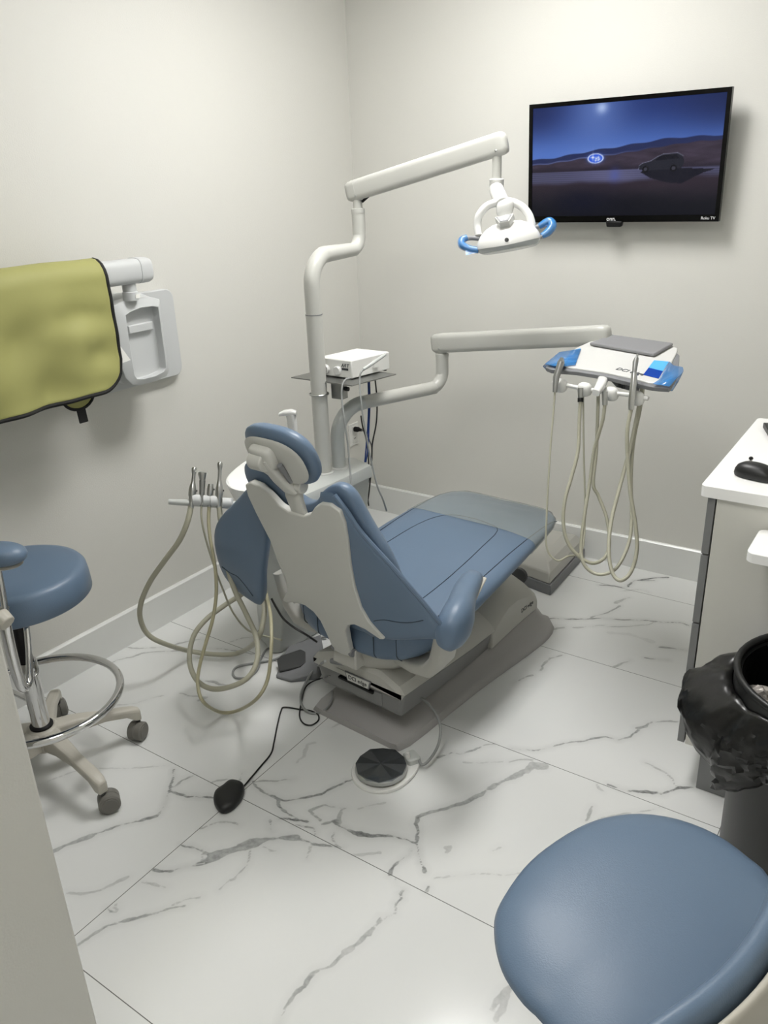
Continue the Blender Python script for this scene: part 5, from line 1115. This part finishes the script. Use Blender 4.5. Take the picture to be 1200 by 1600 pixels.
obj('hub_collar', MB().lathe([(.034, .160), (.034, .174), (.028, .177)], (hx, hy, 0), 24), 'black', ST)
obj('column_sleeve', MB().lathe([(.0262, .168), (.0262, .35), (.029, .352), (.029, .395), (.026, .40)], (hx, hy, 0), 32), 'chrome', ST, sharp=35)
obj('gas_column', MB().lathe([(.021, .395), (.019, .47), (.016, .60), (.016, .665)], (hx, hy, 0), 24), 'black', ST)
rg = V3((hx + .0, hy + .0, .24)); RR = .228
ring_c = V3((.385, -2.255, .245))
FR = obj('foot_ring', MB().tube([ring_c + V3((RR * math.cos(a), RR * math.sin(a), 0)) for a in np.linspace(0, 2 * PI, 61)[:-1]], .0125, 14, closed=True, smooth=0), 'chrome', ST, sharp=80)
obj('ring_spoke', MB().tube([V3((hx, hy, .25)), ring_c + V3((RR * math.cos(3.3), RR * math.sin(3.3), 0))], .008, 12, smooth=0), 'chrome', FR)
sc_ = (.405, -2.262); SR = .198
obj('seat', MB().lathe([(.16, .598), (SR - .006, .600), (SR, .606), (SR - .002, .645), (SR - .006, .672), (SR - .014, .682), (SR - .03, .686), (.09, .687), (.002, .687)], (sc_[0], sc_[1], 0), 64), 'vinyl', ST, sharp=60)
obj('seat_plate', MB().box((hx, hy, .590), (.18, .18, .014)), 'black', ST, bev=.003)
# torso bar: chrome tube down from the pad, clamp, hook-shaped bracket
tb0 = P(2, 895, d=1.98); tb1 = P(6, 945, d=2.0); 
obj('support_tube', MB().tube([P(-4, 885, d=1.98), P(4, 925, d=1.99), P(9, 960, d=2.0)], .0085, 14, smooth=3), 'chrome', ST)
obj('tube_socket', MB().tube([P(5, 950, d=2.0), P(10, 985, d=2.02), P(20, 1030, d=2.06), P(32, 1068, d=2.1), P(40, 1074, d=2.12), P(46, 1062, d=2.14), P(45, 1020, d=2.14), P(42, 985, d=2.15), P(38, 960, d=2.16)], [.0145, .0145, .0145, .014, .0125, .010, .008, .008, .008], 16, smooth=5), 'chrome', ST, sharp=80)
obj('clamp_knob', MB().tube([P(-2, 963, d=1.99), P(12, 975, d=1.985)], [.026, .022], 10, smooth=0), 'stool_plastic', ST, bev=.003, sharp=30)
ap = P(-6, 867, d=1.98)
obj('body_support_pad', MB().pillow(sup(.075, .05, 36, 2.3), (0, 0), .03, .026, lambda a, b, c: ap + V3((.83, .56, -.03)) * a + V3((-.5, .75, 0)) * b + V3((0, 0, 1)) * c, rings=8, p=2.4), 'vinyl', ST, sharp=80)
obj('pad_plate', MB().pillow(sup(.06, .04, 30, 2.3), (0, 0), .006, .006, lambda a, b, c: ap + V3((0, 0, -.025)) + V3((.83, .56, -.03)) * a + V3((-.5, .75, 0)) * b + V3((0, 0, 1)) * c, rings=5, p=4), 'stool_plastic', ST)

# ================================================================== NEAR STOOL
zn = .50
oln = [(772, 1460), (774, 1430), (788, 1400), (815, 1362), (850, 1330), (900, 1298), (945, 1281), (1000, 1275), (1060, 1284), (1120, 1308), (1170, 1344), (1205, 1378)]
ln_ = [P(u_, v_, z=zn) for u_, v_ in oln] + [V3((2.425, -2.20, zn)), V3((2.455, -2.33, zn)), V3((2.43, -2.47, zn)), V3((2.36, -2.58, zn)), V3((2.25, -2.61, zn))] + [P(u_, v_, z=zn) for u_, v_ in ((850, 1602), (818, 1570), (790, 1530), (777, 1495))]
nc = (2.22, -2.33); NSA = math.radians(50)
NS = thing('dentist_stool', 'blue padded stool with curved backrest in the near right corner', 'stool', (nc[0], nc[1], 0))
lo2 = smooth_loop([tuple(p[:2]) for p in ln_], 3)
obj('seat', MB().pillow(lo2, nc, .042, .03, lambda a, b, c: V3((a, b, zn + c)), rings=12, p=2.6), 'vinyl', NS, sharp=85)
obj('gas_column', MB().lathe([(.025, .12), (.025, .30), (.014, .31), (.014, .47)], (nc[0], nc[1], 0), 24), 'chrome', NS, sharp=35)
for k in range(5):
    a = NSA + k * 2 * PI / 5; dx, dy = math.cos(a), math.sin(a); sd_ = V3((-dy, dx, 0)); st_ = []
    R_ = .245
    for r_, hw, z1, z2 in ((.02, .030, .095, .14), (.12, .024, .10, .132), (R_ - .03, .018, .088, .112), (R_, .011, .075, .10)):
        st_.append([V3((nc[0] + dx * r_, nc[1] + dy * r_, 0)) + sd_ * q0 + V3((0, 0, q1)) for q0, q1 in ((-hw, z1), (-hw, z2), (hw, z2), (hw, z1))])
    LG = obj('base_leg', MB().loft(st_), 'stool_plastic', NS, bev=.004, sharp=30)
    cc2 = V3((nc[0] + dx * (R_ - .006), nc[1] + dy * (R_ - .006), .0275)); wh = MB(); RW = Matrix((V3((0, 0, 1)), V3((0, 0, 1)).cross(sd_) * -1, sd_)).transposed()
    for s_ in (-1, 1): wh.lathe([(.012, -.010), (.024, -.011), (.0268, -.006), (.0268, .006), (.024, .011), (.010, .010)], cc2 + sd_ * .0125 * s_, 24, R=RW)
    obj('caster', wh, 'caster', LG, sharp=40); obj('caster_stem', MB().lathe([(.0075, .05), (.0075, .08)], (cc2[0], cc2[1], 0), 12), 'dark_grey', LG)
obj('hub', MB().lathe([(.045, .09), (.048, .10), (.048, .138), (.03, .15)], (nc[0], nc[1], 0), 24), 'stool_plastic', NS, sharp=35)
# backrest: curved pad (blue) with pale shell behind, its back turned to the camera
bcx, bcy = 1.85, -2.36      # centre of curvature
def nb_(t_, r_, z_): return V3((bcx + r_ * math.cos(t_), bcy + r_ * math.sin(t_) * 1.0, z_))
ts = np.linspace(math.radians(-42), math.radians(13), 30)
def shell_loft(r_in, r_out, zb, zt_, inset=0):
    lp = []
    for i, t_ in enumerate(ts):
        e_ = abs(i / 29 * 2 - 1); k = (1 - e_ ** 5) ** .5 * (1 - inset) if e_ < 1 else .02; k = max(k, .03)
        zc_ = (zb + zt_) / 2; h = (zt_ - zb) / 2 * k; rc = (r_in + r_out) / 2; th = (r_out - r_in) / 2 * max(k, .3)
        lp.append([nb_(t_, rc + a * th, zc_ + b * h) for a, b in sup(1, 1, 24, 2.8)])
    return lp
obj('backrest_pad', MB().loft(shell_loft(.530, .572, .575, .755)), 'vinyl', NS, sharp=80)
obj('backrest_shell', MB().loft(shell_loft(.572, .592, .585, .742)), 'stool_plastic', NS, sharp=80)
obj('backrest_stem', MB().tube([V3((nc[0] + .03, nc[1] - .02, .462)), V3((nc[0] + .2, nc[1] - .12, .46)), nb_(math.radians(-12), .60, .50), nb_(math.radians(-12), .60, .62)], [.012] * 4, 12, smooth=5), 'stool_plastic', NS)

# ================================================================== CABINET, WORKTOP, DESK
XC0 = 2.030; CD = .022; XB = 2.60
CB = thing('drawer_cabinet', 'white drawer cabinet with four grey drawer fronts against the right wall', 'cabinet', (2.33, -1.0, 0))
CY0 = -1.31; CY1 = -.72
obj('carcass', MB().box(((XC0 + CD + XB) / 2, (CY0 + CY1) / 2, (.128 + .893) / 2), (XB - XC0 - CD, CY1 - CY0, .893 - .128)), 'cabinet_white', CB, bev=.001)
for a, b in ((.129, .320), (.325, .521), (.526, .727), (.732, .890)):
    D_ = obj('drawer', MB().box((XC0 + CD / 2 - .002, (CY0 + CY1) / 2, (a + b) / 2), (CD - .003, CY1 - CY0 - .002, b - a)), 'cabinet_grey', CB, bev=.0012)
obj('toe_kick', MB().box(((2.10 + XB) / 2, (-1.325 + CY1) / 2, .064), (XB - 2.10, CY1 + 1.325, .126)), 'cabinet_grey', CB, bev=.001)
o_ = rrect(.58 + .02, .70, .014, 4, 2.012 + .30, -1.325 + .35)
tag(obj('worktop', MB().prism(o_, XYZ, .894, .925), 'counter', bev=.0015), 'white worktop on the grey-fronted drawer cabinet, black mouse on it', 'worktop')
o_ = rrect(.62, .16, .02, 5, 2.162 + .31, -1.316 - .083)
tag(obj('side_shelf', MB().prism(o_, XYZ, .81, .835), 'counter', bev=.0015), 'lower white shelf slab at the right edge, in front of the drawer cabinet', 'shelf')
bk = MB(); bk.box((2.66, -1.40, .735), (.06, .12, .145)); tag(obj('shelf_support', bk, 'cabinet_white', bev=.001), 'white upright block under the lower side shelf, at the wall side', 'support')
# mouse
mo = smooth_loop([(a, b) for a, b in [(-.052, 0), (-.045, .02), (-.02, .031), (.02, .030), (.045, .024), (.055, 0), (.045, -.024), (.02, -.030), (-.02, -.031), (-.045, -.02)]], 4)
mc = V3((2.115, -1.205, .9255)); mx_ = V3((.96, -.25, 0)).normalized(); my_ = V3((-mx_[1], mx_[0], 0))
MO = thing('computer_mouse', 'black computer mouse on the front of the white worktop', 'mouse', mc)
def ml(k, z_): return [mc + mx_ * a * k + my_ * b * k + V3((0, 0, z_ * (1 - 4.0 * max(0, a * k - .01)))) for a, b in mo]
obj('mouse_body', MB().loft([ml(.96, .001), ml(1, .008), ml(.97, .018), ml(.86, .028), ml(.65, .0345), ml(.35, .038), ml(.1, .039)]), 'bin_plastic', MO, sharp=70)
obj('scroll_wheel', MB().lathe([(.004, -.003), (.007, -.002), (.007, .002), (.004, .003)], mc + mx_ * .034 + V3((0, 0, .0275)), 16, R=Matrix((mx_, V3((0, 0, 1)), my_)).transposed()), 'mid_grey', MO)
dg = P(1171, 733, z=.925)
DG = thing('pen_cap', 'small black and silver cap standing on the worktop behind the mouse', 'cap', (dg[0], dg[1], .9255))
obj('cap_base', MB().lathe([(.008, .0005), (.010, .006), (.011, .012), (.008, .017)], (dg[0], dg[1], .9255), 18), 'black', DG)
obj('cap_pin', MB().lathe([(.0045, .016), (.0045, .028)], (dg[0], dg[1], .9255), 14), 'steel', DG); obj('cap_tip', MB().lathe([(.0055, .0275), (.0058, .031), (.003, .034)], (dg[0], dg[1], .9255), 14), 'black', DG)
kq = [P(1191, 668, z=.93), P(1203, 664, z=.93)]
kf, kR = frame(P(1192, 668, z=.9265), V3((.5, .87, 0)), z=V3((0, 0, 1)))
KB = thing('keyboard', 'black keyboard corner on the white worktop at the right edge', 'keyboard', kf(.05, -.05, 0))
kb0 = P(1191.5, 668, z=.9265); ka = V3((.98, .2, 0)).normalized(); kb_ = V3((.35, -.93, 0)); kb_ = (P(1200, 682, z=.9265) - kb0).normalized()
obj('keyboard_tray', MB().loft([[kb0 + V3((0, 0, z_)), kb0 + kb_ * .13 + V3((0, 0, z_)), kb0 + kb_ * .13 + V3((.35, .12, z_)), kb0 + V3((.35, .12, z_))] for z_ in (0, .016)]), 'bin_plastic', KB, bev=.002)
kd = V3((.35, .12, 0)).normalized()
for r_ in range(4):
    for c2_ in range(3):
        p0 = kb0 + kb_ * (.014 + .028 * r_) + kd * (.014 + .024 * c2_) + V3((0, 0, .0155)); obj('key', MB().loft([[p0 + kb_ * a * k + kd * b * k + V3((0, 0, z_)) for a, b in ((0, 0), (.022, 0), (.022, .018), (0, .018))] for z_, k in ((0, 1), (.006, .93))]), 'black', KB)

# ================================================================== WASTE BIN
bcn = V3((2.40, -1.60, 0)); BR = .196; HB_ = .62
WB = thing('waste_bin', 'black round waste bin lined with a black bag under the lower shelf', 'waste bin', bcn)
obj('bin_body', MB().lathe([(.176, .001), (.18, .01), (.186, .40), (BR - .004, HB_ - .06), (BR, HB_ - .01), (BR + .004, HB_), (BR - .006, HB_), (BR - .010, HB_ - .02), (.17, .06), (.02, .05)], bcn, 56), 'bin_plastic', WB, sharp=40)
obj('bin_rim', MB().tube([bcn + V3(((BR + .006) * math.cos(a), (BR + .006) * math.sin(a), HB_ + .012)) for a in np.linspace(0, 2 * PI, 49)[:-1]], .008, 10, closed=True, smooth=0), 'bin_plastic', WB, sharp=80)
obj('bin_rim_wall', MB().lathe([(BR + .004, HB_ - .03), (BR + .010, HB_ - .03), (BR + .010, HB_ + .012), (BR + .002, HB_ + .012), (BR + .004, HB_ - .03)], bcn, 56, caps=False), 'bin_plastic', WB)
# bag overhang: crumpled skirt
lp = []; nS = 150
rs2 = np.random.RandomState(5); ph = rs2.rand(12) * 6.28
for z_k in range(24):
    t_ = z_k / 23; l = []
    for i in range(nS):
        a = 2 * PI * i / nS
        wob = sum(math.sin(a * f + ph[j] + t_ * (1.5 + j)) * g for j, (f, g) in enumerate(((3, .010), (5, .010), (9, .007), (14, .009), (23, .006))))
        left = max(0, math.cos(a - math.radians(188))) ** 6
        r_ = BR + .013 + .012 * math.sin(t_ * PI) + wob * t_ * 1.1 + .10 * left * math.sin(min(1, t_ * 1.15) * PI) ** .8
        drop_ = .10 + .05 * math.sin(a * 2 + 1.2) + .03 * math.sin(a * 5 + 2) + .10 * max(0, math.cos(a - math.radians(232))) ** 3
        jt = rs2.normal(0, .0017, 3) * min(1, t_ * 3); l.append(bcn + V3((r_ * math.cos(a) + jt[0], r_ * math.sin(a) + jt[1], HB_ - .02 - t_ * drop_ + wob * .3 + jt[2])))
    lp.append(l)
BG_ = obj('bin_bag', MB().loft(lp, caps=False), 'bag', sharp=22); md = BG_.modifiers.new('t', 'SOLIDIFY'); md.thickness = .0012; tag(BG_, 'crumpled black plastic bag folded over the waste bin rim', 'bin bag')
inn = MB().lathe([(BR - .008, HB_ - .001), (BR - .016, HB_ - .06), (.165, .20), (.15, .15), (.01, .14)], bcn, 40, caps=False); obj('bag_inside', inn, 'bag', WB)
def crumple(c, r, seed, sq=(1, 1, 1)):
    bm = bmesh.new(); bmesh.ops.create_icosphere(bm, subdivisions=3, radius=1); rs = np.random.RandomState(seed); ph = rs.rand(9, 4) * 6
    vs = []
    for v in bm.verts:
        k = 1 + sum(.09 * math.sin(ph[j][0] + v.co[0] * (2 + j)) * math.cos(ph[j][1] + v.co[1] * (3 + j)) + .05 * math.sin(v.co[2] * (4 + j) + ph[j][2]) for j in range(6)); vs.append(V3(c) + V3((v.co[0] * sq[0], v.co[1] * sq[1], v.co[2] * sq[2])) * r * k)
    fs = [tuple(q.index for q in f.verts) for f in bm.faces]; bm.free(); return MB().add(vs, fs)
tag(obj('crumpled_paper', crumple(tuple(P(1188, 1088, z=.545)), .032, 2, (1, .8, .8)), 'wrapper', sharp=15), 'crumpled pale wrapper lying inside the bag in the waste bin, on the left', 'rubbish', 'crumpled wrappers in the bin')
tag(obj('crumpled_paper', crumple(tuple(P(1210, 1110, z=.53)), .04, 8, (1.3, .6, .5)), 'wrapper', sharp=15), 'crumpled pale wrapper inside the waste bin, right of the other wrapper', 'rubbish', 'crumpled wrappers in the bin')
tag(obj('nitrile_glove', crumple(tuple(P(1200, 1056, z=.50)), .05, 5, (1, .8, .55)), 'glove', sharp=40), 'discarded deep blue glove inside the waste bin', 'glove')
